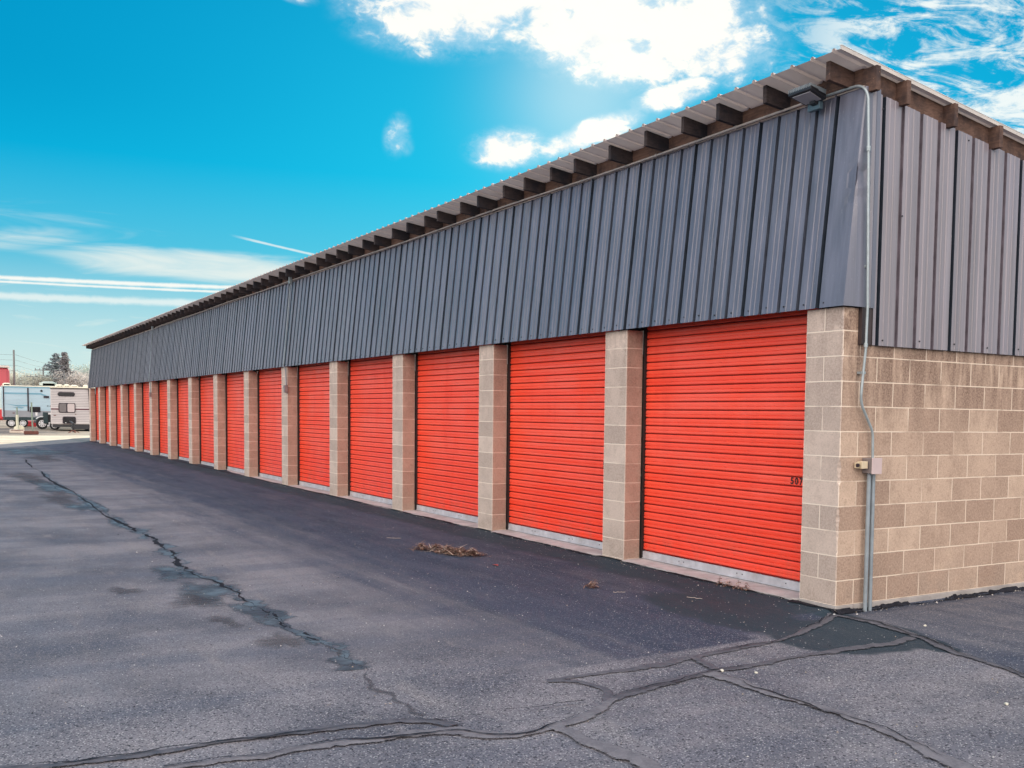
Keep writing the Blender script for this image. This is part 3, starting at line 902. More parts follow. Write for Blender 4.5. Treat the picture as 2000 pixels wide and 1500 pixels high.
C2 = empty('eave_conduit', (-15, .1, 4.18))
tag(C2, 'long thin conduit run along the top edge of the front siding under the eave', 'conduit')
mb = MB(); x = -.46; pl_ = []
while x > -30.3: pl_.append((x, .095+.006*math.sin(x*1.3), 4.176+.006*math.sin(x*.9+1))); x -= .6
mb.tube(pl_, .012, 8); fc(mb, 'pipe', M['conduit_old'], C2)
mb = MB()
for x in (-1.47, -2.69, -3.9, -6.3, -9.0, -12, -15.1, -18.2, -21.3, -24.4, -27.4): mb.disc((x, .095+.006*math.sin(x*1.3), 4.176+.006*math.sin(x*.9+1)), (1, 0, 0), .017, .03, 10)
fc(mb, 'coupling', M['conduit_old'], C2)
# siding cap strip beside/under the conduit
mb = MB().hexa([(XF, YT-.014, ZT-.006), (.02, YT-.014, ZT-.006), (.02, YT+.016, ZT-.006), (XF, YT+.016, ZT-.006)], [(XF, YT-.010, ZT+.008), (.02, YT-.010, ZT+.008), (.02, YT+.016, ZT+.008), (XF, YT+.016, ZT+.008)])
fin(mb, 'siding_cap', M['trim'])

# drops to the small boxes on two piers
def drop(xp, lab, zb):
    r_ = empty('conduit_drop', (xp, -.03, 0)); tag(r_, lab, 'conduit', 'conduit drops down the front siding')
    def lf(s, dx=0): return None
    y_t, y_b = .06, -.075
    mb = MB().tube([(xp+.02, y_t+.02, 4.16), (xp+.0, y_t-.01, 4.05), (xp-.06, y_b, 2.44), (xp-.06, -.03, 2.36), (xp-.06, -.022, 2.05)], .012, 8)
    fc(mb, 'pipe', M['conduit_lo'], r_)
    mb = MB().box(xp-.005, xp+.045, .015, .075, 4.10, 4.24); fc(mb, 'pull_box', M['conduit'], r_, .004)
    mb = MB().box(xp-.105, xp-.02, -.065, -.001, zb-.06, zb+.09).disc((xp-.115, -.04, zb+.05), (0, 1, 0), .03, .04, 12)
    fc(mb, 'switch_box', M['boxgrey'], r_, .004)
    return r_
drop(-15.03, 'conduit drop with pull box and grey switch box halfway along the row of doors', 1.96)
drop(-30.15, 'conduit drop with small grey box on a pier far along the row', 1.98)

# floodlight under the eave
FLt = empty('flood_light', (-.40, .02, 4.20)); tag(FLt, 'black finned floodlight on a blue grey bracket under the eave at the near corner', 'light')
mb = MB()
def tilt(px, py, pz): return (px, py, pz)
# housing: shallow tilted slab projecting forward from the wall
zc = lambda y: 4.205 + .10*(-.02-y)*-.6
mb.hexa([(-.545, -.15, 4.176), (-.285, -.15, 4.176), (-.30, .04, 4.128), (-.53, .04, 4.128)], [(-.545, -.15, 4.206), (-.285, -.15, 4.206), (-.30, .04, 4.180), (-.53, .04, 4.180)])
hs = fc(mb, 'housing', M['black'], FLt, .004)
mb = MB()
for i in range(14):
    x = -.54+i*.0185; mb.hexa([(x, -.153, 4.196), (x+.007, -.153, 4.196), (x+.007, .03, 4.170), (x, .03, 4.170)], [(x, -.153, 4.226), (x+.007, -.153, 4.226), (x+.007, .03, 4.204), (x, .03, 4.204)])
f_ = mb.build('cooling_fin', M['conduit_lo'], None); f_.parent = hs
mb = MB().hexa([(-.515, -.13, 4.1630), (-.315, -.13, 4.1630), (-.325, .01, 4.1280), (-.505, .01, 4.1280)], [(-.515, -.13, 4.1670), (-.315, -.13, 4.1670), (-.325, .01, 4.1320), (-.505, .01, 4.1320)])
fc(mb, 'lens', M['lens'], FLt)
mb = MB().box(-.50, -.365, .030, .072, 4.070, 4.150); fc(mb, 'bracket', M['teal'], FLt, .004)
mb = MB().disc((-.45, .024, 4.135), (0, 1, 0), .011, .014, 12); fc(mb, 'photocell', M['white'], FLt)
mb = MB().hexa([(-.44, -.01, 4.112), (-.38, -.01, 4.112), (-.38, .06, 4.10), (-.44, .06, 4.10)], [(-.44, -.01, 4.150), (-.38, -.01, 4.150), (-.38, .06, 4.155), (-.44, .06, 4.155)])
fc(mb, 'knuckle', M['black'], FLt)

# ------------------------------------------------------------------ debris
def needle_pile(name, cx, cy, spots, n, label, seed, mat, L=(.03, .10)):
    r = random.Random(seed); mb = MB()
    for _ in range(n):
        sx, sy, sr = r.choice(spots)
        rr_ = abs(r.gauss(0, .5))*sr; a = r.uniform(0, 2*PI)
        x = cx+sx+rr_*math.cos(a)*1.0; y = cy+sy+rr_*math.sin(a)*.75
        z = gz(x, y)+.004+r.random()*.075*max(0, 1-rr_/sr)
        l = r.uniform(*L); th = r.uniform(0, 2*PI); up = r.uniform(-.2, .35)
        d = Vector((math.cos(th), math.sin(th), up))*l/2; w = Vector((-math.sin(th), math.cos(th), 0))*r.uniform(.0018, .0055)
        c = Vector((x, y, z)); lift = Vector((0, 0, max(0, -d.z) if up > 0 else 0)); c = c+Vector((0, 0, abs(d.z)))
        m_ = r.choice((0, 0, 1, 1, 2))
        bend = Vector((0, 0, r.uniform(-.004, .008)))
        mb.add([c-d-w, c-d+w, c+bend+w, c+bend-w], [(0, 1, 2, 3)], m_); mb.add([c+bend-w, c+bend+w, c+d+w*.4, c+d-w*.4], [(0, 1, 2, 3)], m_)
    for v_i, p in enumerate(mb.v):
        g_ = gz(p[0], p[1])+.003
        if p[2] < g_: mb.v[v_i] = (p[0], p[1], g_)
    mb.v = [(a-cx, b_-cy, c-gz(cx, cy)) for a, b_, c in mb.v]
    o = mb.build(name, mat, None, 0, (cx, cy, gz(cx, cy))); return tag(o, label, 'plant debris')
SM = [simple('straw_tan', (.29, .165, .11), .9, 0, .3, 20), simple('straw_brown', (.125, .058, .042), .9, 0, .3, 20), simple('straw_pale', (.55, .42, .34), .9, 0, .2, 20)]
needle_pile('straw_heap', -4.75, -1.24, [(-.35, -.16, .16), (-.18, -.06, .18), (.0, .0, .18), (.2, .08, .19), (.38, .13, .16), (.1, -.02, .2), (.25, .0, .16)], 1500, 'heap of dry brown straw and weeds lying on the asphalt', 1, SM, (.04, .15))
needle_pile('straw_clump', -1.985, -1.092, [(0, 0, .07), (.03, .03, .05), (-.03, .03, .05)], 90, 'small clump of dry straw on the asphalt before the nearest door', 2, SM, (.03, .09))
needle_pile('leaf_litter', -1.15, -.075, [(-.22, .012, .05), (-.1, .0, .06), (.05, .0, .06), (.16, .0, .05)], 240, 'dry leaf litter caught along the slab edge of the nearest door', 3, SM, (.015, .05))
mb = MB(); mb.add([(-.05, -.012, 0), (-.02, -.025, .010), (.03, -.02, .012), (.055, 0, .004), (.02, .022, .012), (-.03, .02, .008)], [(0, 1, 2, 3, 4, 5)])
tag(mb.build('fallen_leaf', simple('red_leaf', (.42, .07, .06), .7), None, 0, (-3.588, -1.231, gz(-3.588, -1.231)+.004)), 'small red fallen leaf on the asphalt beside the straw heap', 'leaf')
def twig(loc, rz, l, lab, seed):
    r = random.Random(seed); pts = [(-l/2+l*i/6, r.uniform(-.1, .1)*l*.6, .004+r.random()*.006) for i in range(7)]
    o = MB().tube(pts, .0025, 5).build('twig', simple('pale_twig', (.45, .38, .33), .8), None, 0, (loc[0], loc[1], gz(*loc)+.003)); o.rotation_euler = (0, 0, rz)
    return tag(o, lab, 'twig')
twig((-1.05, -.62), .5, .14, 'pale curved twig on dark asphalt in front of the nearest door', 1)
twig((-1.62, -1.02), 1.2, .11, 'short pale twig lying beside the small straw clump', 2)
twig((-6.2, -1.3), .8, .18, 'pale strip of litter on the asphalt behind the straw heap', 3)
# loose grit: uncountable
r = random.Random(77); mb = MB()
for i in range(2100):
    if i >= 1500: x, y = (r.uniform(-16, 0), -.07-abs(r.gauss(0, .06))) if i < 1950 else (.05+abs(r.gauss(0, .05)), r.uniform(0, 5))
    elif i < 1000: x, y = r.uniform(-4, 3.2), r.uniform(-6, -.15)
    else: x, y = r.uniform(-14, -2), r.uniform(-6, -.2)
    if x > -.5 and y > -.1 and x < 0.03: continue
    s = r.choice((.0025, .003, .004, .004, .006)) * (1.6 if 1480 < i < 1500 or i > 2000 else 1)
    z = gz(x, y)+.004; a = r.uniform(0, 6.28); h = s*r.uniform(.7, 1.3)
    c = [(x+math.cos(a+k*2.094)*s*r.uniform(.7, 1.4), y+math.sin(a+k*2.094)*s*r.uniform(.7, 1.4), z) for k in range(3)]
    mb.add(c+[(x, y, z+h)], [(0, 1, 3), (1, 2, 3), (2, 0, 3)], r.choice((0, 0, 1, 1, 2)))
tag(mb.build('grit', [simple('pale_grit', (.55, .52, .50), .8), simple('dark_grit', (.02, .02, .025), .8), simple('tan_grit', (.35, .28, .22), .8)]), 'loose pale and dark grit scattered over the asphalt', 'grit', kind='stuff')
r = random.Random(8)
def pebble(x, y, s, lab, mt):
    bm = bmesh.new(); bmesh.ops.create_icosphere(bm, subdivisions=1, radius=s)
    for v_ in bm.verts: v_.co *= r.uniform(.75, 1.2); v_.co.z *= .6
    me = bpy.data.meshes.new('pebble'); bm.to_mesh(me); bm.free(); me.materials.append(mt)
    o = bpy.data.objects.new('pebble', me); o.location = (x, y, gz(x, y)+s*.4); link(o); return tag(o, lab, 'pebble')
PM = simple('pale_pebble', (.62, .58, .48), .8)
pebble(2.36, -1.13, .016, 'pale flat pebble on the rough asphalt at the right edge', PM)
pebble(.93, -1.99, .016, 'cream pebble beside the junction of the tar seams', PM)
pebble(1.08, -1.84, .013, 'smaller cream pebble just right of the seam junction', PM)
pebble(.045, -.06, .014, 'white pebble at the foot of the near building corner', simple('white_pebble', (.8, .78, .76), .7))
pebble(.75, .18, .014, 'white stone chip on the darker asphalt beside the end wall', PM)

# ------------------------------------------------------------------ vehicles in the far lot
GL = -.1
def rrect(y0, y1, z0, z1, rad, n=5):
    pts = []
    for cy, cz, a0 in ((y1-rad, z1-rad, 0), (y0+rad, z1-rad, PI/2), (y0+rad, z0+rad, PI), (y1-rad, z0+rad, 1.5*PI)):
        for k in range(n+1):
            a = a0+PI/2*k/n; pts.append((cy+rad*math.cos(a), cz+rad*math.sin(a)))
    return pts
def plate(mb, x, y0, y1, z0, z1, rad, th, mat=0):
    """rounded plate standing on a wall that faces +X"""
    p = rrect(y0, y1, z0, z1, rad); n = len(p)
    v = [(x+th, a, b_) for a, b_ in p] + [(x, a, b_) for a, b_ in p]
    f = [tuple(range(n))] + [(k, n+k, n+(k+1) % n, (k+1) % n) for k in range(n)]
    return mb.add(v, f, mat)
def wheel(parent, x, y, z, rad, w=.22, name='wheel'):
    o = MB().tube([(x-w/2, y, z), (x-w/2+.03, y, z), (x+w/2-.03, y, z), (x+w/2, y, z)], rad, 26, radii=[rad*.93, rad, rad, rad*.93]).build(name, M['rubber'], None)
    o.parent = parent; o.location = -parent.location
    rm = MB().disc((x+w/2+.004, y, z), (1, 0, 0), rad*.62, .03, 20).disc((x+w/2+.022, y, z), (1, 0, 0), rad*.2, .05, 12)
    k = rm.build('rim', M['rim'], None); k.parent = o
    hb = MB()
    for i in range(8):
        a = 2*PI*i/8; hb.disc((x+w/2+.0205, y+rad*.42*math.cos(a), z+rad*.42*math.sin(a)), (1, 0, 0), rad*.09, .006, 8)
    k = hb.build('rim_hole', M['frame'], None); k.parent = o
    return o
def corr_mat(name, c, c2, z1, z2, pitch):
    m, g, b = newmat(name)
    p = g.pos(); z = g.sep(p)[2]
    n = g.noise(g.map(p, scale=(.3, .3, 1)), 1.2, 4)
    col = g.mix(g.step(n, .3, .7), tuple(x*.9 for x in c), c)
    col = g.mix(g.step(z, z1, z2), col, c2) if c2 else col
    g.set(b.inputs['Base Color'], col); b.inputs['Roughness'].default_value = .4; return m
M['rv_beige'] = corr_mat('rv_beige_cladding', (.56, .52, .52), None, 0, 1, .1)
M['rv_blue'] = corr_mat('rv_pale_blue_cladding', (.46, .62, .70), None, 0, 1, .1)
M['rv_grey'] = simple('rv_grey_skirt', (.29, .30, .33), .45, 0, .08, 1)
M['stripe_blue'] = simple('rv_blue_stripe', (.17, .36, .47), .45, 0, .1, 1)
M['groove'] = simple('cladding_shadow_groove', (.20, .17, .19), .7)

def clad(mb, x, y0, y1, z0, z1, pitch, matg):
    z = z0+pitch
    while z < z1-.02:
        mb.box(x, x+.006, y0, y1, z-.012, z+.012, matg); z += pitch

def part(mb, name, mats, par, bevel=0.0):
    o = mb.build(name, mats, None, bevel); o.parent = par; o.location = -par.location; return o
def sub(mb, name, mats, par, bevel=0.0):
    o = mb.build(name, mats, None, bevel); o.parent = par; return o

# end-on beige travel trailer at the building's far corner
XT = -74.0
T1 = empty('travel_trailer', (XT, 2.21, GL)); T1.rotation_euler = (0, 0, -.115); tag(T1, 'beige ribbed travel trailer with maroon stripe, end on beside the far corner of the building', 'trailer')
ya, yb, za, zb_ = .97, 3.45, .36, 2.90
mb = MB().box(XT-7.2, XT, ya, yb, za, zb_); part(mb, 'body', M['rv_beige'], T1, .06)
mb = MB(); 
for zz in [.36+.115*i for i in range(2, 22)]:
    if 1.33 < zz < 1.55: continue
    mb.box(XT, XT+.006, ya+.05, yb-.05, zz-.011, zz+.011)
part(mb, 'cladding_groove', M['groove'], T1)
part(MB().box(XT-7.1, XT+.05, ya-.03, yb+.03, zb_, zb_+.07), 'roof', M['cream_roof'], T1, .02)
part(MB().box(XT-.02, XT+.022, ya-.005, yb+.005, zb_-.07, zb_-.002), 'roof_trim', M['frame'], T1)
part(MB().box(XT+.007, XT+.014, ya+.02, yb-.06, 1.38, 1.47), 'stripe', M['maroon'], T1)
def window(par, x, y0, y1, z0, z1, rad, panes, frame=M['frame']):
    fo = part(plate(MB(), x, y0, y1, z0, z1, rad, .03), 'window', frame, par)
    for (a, b_, mt) in panes: sub(plate(MB(), x+.0305, a, b_, z0+.045, z1-.045, min(rad*.7, .08), .006), 'pane', mt, fo)
    return fo
# z from picture rows: v -> z = 1.53-(v-796)/28
window(T1, XT+.007, 1.42, 2.50, 2.32, 2.62, .14, [(1.47, 2.45, M['glass'])])
window(T1, XT+.015, 1.46, 2.52, 1.18, 1.86, .12, [(1.52, 1.94, M['glass_grey']), (2.02, 2.46, M['blind'])])
window(T1, XT+.007, 1.70, 2.54, .40, .90, .10, [(1.76, 2.48, M['glass'])])
mb = MB().disc((XT+.05, 1.90, .47), (1, 0, 0), .035, .02, 10).disc((XT+.05, 2.34, .47), (1, 0, 0), .035, .02, 10)
part(mb, 'tail_light', M['white'], T1)
part(MB().box(XT+.007, XT+.02, 1.15, 1.30, .96, 1.01), 'marker_light', M['rust'], T1)
part(MB().box(XT+.007, XT+.02, 2.48, 2.56, 1.05, 1.09), 'marker_light', M['rust'], T1)
mb = MB().hexa([(XT-.05, 3.44, 1.05), (XT+.10, 3.44, 1.05), (XT+.10, 3.52, 1.05), (XT-.05, 3.52, 1.05)], [(XT-.05, 3.32, 2.84), (XT+.10, 3.32, 2.84), (XT+.10, 3.46, 2.84), (XT-.05, 3.46, 2.84)])
part(mb, 'awning_arm', M['frame'], T1)
part(MB().box(XT-7, XT-.05, ya+.1, yb+.6, .16, .36).box(XT-.3, XT+.02, 2.35, 3.5, .02, .30), 'chassis', M['black'], T1)
for y in (1.15, 3.25): wheel(T1, XT-3.2, y, GL+.34, .34)
# hitch jack standing in front
JK = empty('trailer_jack', (-68.5, 1.75, GL)); tag(JK, 'black trailer tongue jack on a splayed foot standing before the beige trailer', 'jack')
mb = MB().tube([(-68.5, 1.78, GL+.05), (-68.5, 1.78, GL+.62)], .07, 10).box(-68.62, -68.38, 1.66, 1.88, GL+.28, GL+.45).tube([(-68.5, 1.78, GL+.6), (-71.5, 1.9, GL+.72)], .05, 8)
part(mb, 'post', M['black'], JK)
mb = MB()
for a in range(5):
    t = a*2*PI/5+.3; mb.hexa([(-68.5+.30*math.cos(t)-.03, 1.78+.34*math.sin(t)-.05, GL+.0), (-68.5+.30*math.cos(t)+.03, 1.78+.34*math.sin(t)-.05, GL), (-68.5+.30*math.cos(t)+.03, 1.78+.34*math.sin(t)+.05, GL), (-68.5+.30*math.cos(t)-.03, 1.78+.34*math.sin(t)+.05, GL)],
            [(-68.53, 1.75, GL+.20), (-68.47, 1.75, GL+.20), (-68.47, 1.81, GL+.20), (-68.53, 1.81, GL+.20)])
part(mb, 'foot', M['rust'], JK)

# side-on pale blue trailer
X2 = -86.0
T2 = empty('travel_trailer', (X2-1.2, 2, GL)); tag(T2, 'pale blue and grey travel trailer with blue stripe, broadside left of the beige one', 'trailer')
y0, y1 = -1.22, 5.6
part(MB().box(X2-2.4, X2, y0, y1, .72, 3.13), 'body', M['rv_blue'], T2, .06)
part(MB().box(X2-2.38, X2+.02, y0-.03, y1, 3.13, 3.22), 'roof', M['cream_roof'], T2, .03)
part(MB().box(X2-.02, X2+.03, y0-.01, y1, 3.05, 3.128), 'roof_trim', M['stripe_blue'], T2)
mb = MB()
for i in range(1, 22): mb.box(X2, X2+.006, y0+.06, y1, .72+.108*i-.009, .72+.108*i+.009)
part(mb, 'cladding_groove', simple('pale_groove', (.36, .42, .50), .6), T2)
part(MB().box(X2+.0065, X2+.014, y0+.04, y1, .74, 1.25), 'lower_band', M['rv_grey'], T2)
mb = MB().box(X2+.0145, X2+.02, y0+.04, 1.35, 2.53, 2.66); mb.add([(X2+.02, 1.35, 2.66), (X2+.02, 1.35, 2.53), (X2+.02, 1.9, 2.36), (X2+.02, 1.9, 2.41)], [(0, 1, 2, 3)])
part(mb, 'stripe', M['stripe_blue'], T2)
mb = MB(); mb.add([(X2+.0205, y0+.05, 1.78), (X2+.0205, y0+.9, 1.60), (X2+.0205, .45, 1.60), (X2+.0205, .45, 1.72), (X2+.0205, y0+.9, 1.68)], [(0, 1, 2, 3, 4)])
mb.add([(X2+.0205, -.6, 1.50), (X2+.0205, .0, 1.42), (X2+.0205, .2, 1.50), (X2+.0205, -.2, 1.56)], [(0, 1, 2, 3)])
part(mb, 'stripe', M['stripe_blue'], T2)
part(MB().box(X2+.0, X2+.05, .42, .52, 1.2, 3.05), 'slide_edge', M['frame'], T2)
part(MB().box(X2+.0, X2+.05, y0-.03, y0+.05, .75, 3.1), 'corner_moulding', M['frame'], T2)
window(T2, X2+.014, .58, 1.32, 1.13, 1.56, .03, [(.63, 1.27, M['glass'])])
part(MB().disc((X2+.02, 1.42, 2.83), (1, 0, 0), .085, .05, 14), 'porch_light', M['black'], T2)
part(plate(MB(), X2+.014, 1.56, 1.94, 2.28, 2.44, .02, .05), 'vent_grille', M['frame'], T2)
me = text_mesh('CAI', .20); to = bpy.data.objects.new('lettering', me); link(to); to.parent = T2; to.matrix_parent_inverse = Matrix()
to.rotation_euler = (PI/2, 0, PI/2); to.location = Vector((X2+.0085, 1.78, 1.58)) - T2.location; to.scale = (1.1, .8, 1)
part(MB().box(X2+.0145, X2+.02, -.62, -.45, 1.02, 1.08), 'marker_light', M['rust'], T2)
part(MB().box(X2-2.3, X2-.02, y0+.05, y1, .50, .72), 'chassis', M['darkgreen'], T2)
for y in (-.70, .10): wheel(T2, X2-.25, y, GL+.37, .37)
part(MB().box(X2-2.0, X2-.4, -.3, .05, .02, .5).box(X2-2.0, X2-.3, 1.15, 1.3, .1, .5), 'chassis', M['black'], T2)

# small utility trailer with black box between the two
XU = -80.5
U = empty('utility_trailer', (XU, 1.1, GL)); tag(U, 'small trailer with white wheel, white fender and black box between the two travel trailers', 'trailer')
wheel(U, XU+.0, .98, GL+.42, .42, .26)
mb = MB(); v = []; f = []
for i in range(9):
    a = PI*.42+PI*.36*i/8
    for rr_, dx in ((.50, -.16), (.50, .17), (.55, .17), (.55, -.16)): v.append((XU+dx, .98+rr_*math.cos(a), GL+.42+rr_*math.sin(a)))
    if i:
        for k in range(4): b0 = (i-1)*4; f.append((b0+k, b0+(k+1) % 4, b0+4+(k+1) % 4, b0+4+k))
mb.add(v, f); part(mb, 'fender', M['white'], U)
part(MB().box(XU-.3, XU+.22, 1.04, 1.36, .33, 1.16), 'tool_box', M['darkgreen'], U, .02)
part(MB().box(XU-2.5, XU-.3, .6, 1.9, .35, .5).box(XU-.3, XU+.1, 1.37, 1.9, .05, 1.05), 'frame', M['black'], U)
part(MB().box(XU+.1, XU+.2, 1.36, 1.62, 1.0, 1.12), 'light_bar', M['white'], U)
mb = MB().tube([(XU+.1, .62, .90), (XU+.1, .62, 1.14)], .085, 12); part(mb, 'gas_bottle', M['white'], U)
part(MB().box(XU+.22, XU+.27, 1.38, 1.50, .22, .42).box(XU+.22, XU+.27, 1.28, 1.44, .10, .22), 'hitch', M['rim'], U)

# red and white camper, mostly out of frame on the left
X3 = -92.0
T3 = empty('camper_van', (X3-1, -2.5, GL)); tag(T3, 'white over red camper van cut off by the left edge behind the blue trailer', 'van')
mb = MB().box(X3-2.2, X3, -6.5, -.92, 1.35, 3.2); part(mb, 'body', simple('van_pale_teal_white', (.55, .66, .66), .45), T3, .12)
part(MB().box(X3-2.2, X3+.03, -6.5, -.86, .45, 1.36), 'lower_body', M['red'], T3, .12)
part(MB().box(X3+.02, X3+.05, -6.4, -.95, 1.30, 1.42), 'stripe', M['cream_roof'], T3)
window(T3, X3+.0, -4.6, -2.4, 1.9, 2.7, .12, [(-4.5, -2.5, M['glass'])])
wheel(T3, X3-.02, -1.62, GL+.44, .44); wheel(T3, X3-.02, -5.2, GL+.44, .44)

# red scoop lying under the blue trailer and a boulder
mb = MB(); mb.hexa([(-91.2, .42, GL), (-90, .15, GL+.14), (-90, 1.32, GL-.0), (-91.2, 1.4, GL)], [(-91.2, .62, GL+.50), (-90, .62, GL+.44), (-90, 1.36, GL+.46), (-91.2, 1.4, GL+.5)])
mb.v = [(a+90.6, b_-.9, c-GL) for a, b_, c in mb.v]
tag(mb.build('plough_blade', M['red'], None, .02, (-90.6, .9, GL)), 'red wedge shaped plough blade on the ground seen under the blue trailer', 'plough blade')
bm = bmesh.new(); bmesh.ops.create_icosphere(bm, subdivisions=3, radius=.28)
rr_ = random.Random(3)
from mathutils import noise as mnoise
for v_ in bm.verts: v_.co *= 1+.35*mnoise.noise(v_.co*4); v_.co.y *= 1.15; v_.co.z *= .95
me = bpy.data.meshes.new('boulder'); bm.to_mesh(me); bm.free(); me.materials.append(M['rock'])
o = bpy.data.objects.new('boulder', me); o.location = (-75, -.92, GL+.12); link(o); tag(o, 'pale round boulder behind the two sign posts', 'rock')

def barrier(x, y, hpost, lab, basem, sleeve, wb, tilt_):
    e = empty('bollard_post', (x, y, GL)); tag(e, lab, 'post', 'posts on heavy bases')
    part(MB().box(x-.35, x+.35, y-wb/2, y+wb/2, GL-.02, GL+.20), 'base', basem, e, .04)
    part(MB().box(x+.28, x+.352, y-wb*.42, y+wb*.42, GL+.14, GL+.185), 'base_slot', M['rust'], e)
    mb = MB().tube([(x, y+tilt_, GL+.15), (x, y+tilt_*.5, GL+hpost)], .045, 10); pp = part(mb, 'post', M['post'], e)
    if sleeve: part(MB().tube([(x, y+tilt_*.9, GL+.18), (x, y+tilt_*.7, GL+.18+sleeve)], .085, 12), 'sleeve', M['cap'], e)
barrier(-68.2, -1.47, 1.62, 'thin post with cream sleeve in a pale concrete base, left of the pair', M['palebase'], .95, .80, .04)
barrier(-64.1, -.98, 1.92, 'taller green post in a rusty dark base, right of the pair', M['rust'], 0, .75, .08)

# roof vents and an air conditioner on the two trailers
def vent(par, x, y, z, w, h, mt, name='roof_vent'):
    p = rrect(y-w/2, y+w/2, z-.02, z+h, min(w/2-.02, h*.85), 6); n = len(p); v = []
    for dx, sc_ in ((w*.5, .72), (w*.36, 1), (-w*.36, 1), (-w*.5, .72)): v += [(x+dx, y+(a-y)*sc_, z-.02+(b_-z+.02)*sc_) for a, b_ in p]
    f = [tuple(range(n)), tuple(reversed(range(3*n, 4*n)))]
    for k2 in range(3): f += [(k2*n+k, (k2+1)*n+k, (k2+1)*n+(k+1) % n, k2*n+(k+1) % n) for k in range(n)]
    part(MB().add(v, f), name, mt, par)
vent(T2, X2-1.2, 2.0, 3.22, 1.2, .40, M['greyroof'], 'air_conditioner')
vent(T2, X2-1.2, -.92, 3.22, .56, .21, M['cream_roof'])
for yy, w_, h_ in ((1.50, .52, .22), (1.98, .44, .25), (2.46, .52, .20), (3.18, .34, .24)): vent(T1, XT-2.0, yy, zb_+.07, w_, h_, M['cream_roof'])

# red building at the far left
RB = empty('red_building', (-140, -6, 0)); tag(RB, 'red clad building with pale roof edge at the left edge of the picture', 'building')
part(MB().box(-155, -139, -22, 2.40, -.2, 6.35), 'wall', M['redwall'], RB, .4)
part(MB().box(-155.2, -138.8, -22.2, 2.3, 6.352, 6.6), 'roof', M['trim'], RB)

# ------------------------------------------------------------------ utility poles and lines
def pole(x, y, h, lab, arms, r0=.17):
    e = empty('utility_pole', (x, y, GL)); tag(e, lab, 'pole', 'wooden utility poles beyond the lot')
    part(MB().tube([(x, y, GL-.2), (x, y, GL+h)], .15, 10, radii=[r0, r0*.7]), 'mast', M['pole'], e)
    for z, w in arms:
        c = part(MB().box(x-.06, x+.06, y-w/2, y+w/2, GL+z-.07, GL+z+.07), 'crossarm', M['pole'], e)
        ins = MB()
        for k in (-.46, -.2, .2, .46): ins.tube([(x, y+k*w, GL+z+.07), (x, y+k*w, GL+z+.30)], .06, 6)
        sub(ins, 'insulator', M['pole'], c)
    return e
pole(-150, 3.55, 9.2, 'tall leaning bare utility pole left of the conifer', [], .16)
pole(-180, 9.50, 8.0, 'utility pole with double crossarms beside the conifer', [(7.6, 2.4), (6.6, 2.4)])
pole(-180, 8.10, 6.6, 'shorter utility pole with one crossarm between the other two', [(6.5, 1.9)])
pole(-165, 11.0, 7.2, 'thin pole standing in front of the conifer', [], .10)
PL = []
for i, zz in enumerate((8.55, 7.85, 7.15, 6.45)):
    pts = []
    for k in range(25):
        t = k/24
        if t < .4: q = t/.4; x, y, z = -150, -26+29.55*q, zz-(.5*(1-(2*q-1)**2))
        else: q = (t-.4)/.6; x, y, z = -150-40*q, 3.55+12.5*q, zz+.2*q-(.55*(1-(2*q-1)**2))-.3*q*i*0
        pts.append((x, y, z))
    o = MB().tube(pts, .022, 5, caps=False).build('power_line', M['wire'])
    tag(o, ('highest', 'second highest', 'third', 'lowest')[i]+' of the four power lines strung past the tall pole', 'power line', 'power lines')

# ------------------------------------------------------------------ trees
def leaf_mat(name, c1, c2, trans=.5):
    m = bpy.data.materials.new(name); m.use_nodes = True; nt = m.node_tree; g = G(nt)
    for n in list(nt.nodes): nt.nodes.remove(n)
    at = g.n('ShaderNodeAttribute', attribute_name='shade').outputs['Fac']
    nz = g.noise(g.obj(), .6, 4, .6)
    col = g.mix(g.m('MULTIPLY_ADD', at, .7, g.mul(nz, .3)), c1, c2)
    d = g.n('ShaderNodeBsdfDiffuse', {'Color': col}); t = g.n('ShaderNodeBsdfTranslucent', {'Color': col})
    mx = g.n('ShaderNodeMixShader', {0: trans, 1: d.outputs[0], 2: t.outputs[0]})
    out = g.n('ShaderNodeOutputMaterial'); nt.links.new(mx.outputs[0], out.inputs[0]); return m
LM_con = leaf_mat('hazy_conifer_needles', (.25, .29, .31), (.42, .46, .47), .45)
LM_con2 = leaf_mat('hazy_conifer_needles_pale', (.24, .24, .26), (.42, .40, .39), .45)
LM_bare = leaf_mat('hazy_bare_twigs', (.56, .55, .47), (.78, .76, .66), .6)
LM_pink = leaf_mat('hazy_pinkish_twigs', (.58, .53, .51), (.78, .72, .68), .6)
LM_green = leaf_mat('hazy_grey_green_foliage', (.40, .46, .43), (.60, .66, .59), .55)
M['bark'] = simple('hazy_bark', (.25, .24, .23), .95, 0, .2, 2)
M['bark_pale'] = simple('hazy_pale_bark', (.40, .38, .34), .95, 0, .2, 2)
def leaves(mb, sh, c, n, spread, size, r, flat=.6):
    for _ in range(n):
        p = Vector(c)+Vector((r.gauss(0, spread), r.gauss(0, spread), r.gauss(0, spread*flat)))
        a = Vector((r.uniform(-1, 1), r.uniform(-1, 1), r.uniform(-1, 1))).normalized(); b_ = a.orthogonal().normalized()
        b_ = (b_*math.cos(1)+a.cross(b_)*math.sin(r.uniform(0, 6))).normalized(); s = size*r.uniform(.5, 1.2)
        v = r.random()
        mb.add([p-a*s-b_*s*.3, p+a*s*.2-b_*s*.5, p+a*s+b_*s*.2, p-a*s*.1+b_*s*.5], [(0, 1, 2, 3)]); sh += [v]*4
def finish_leaves(mb, sh, name, mat, par):
    o = mb.build(name, mat, par); a = o.data.attributes.new('shade', 'FLOAT', 'POINT'); a.data.foreach_set('value', sh); return o
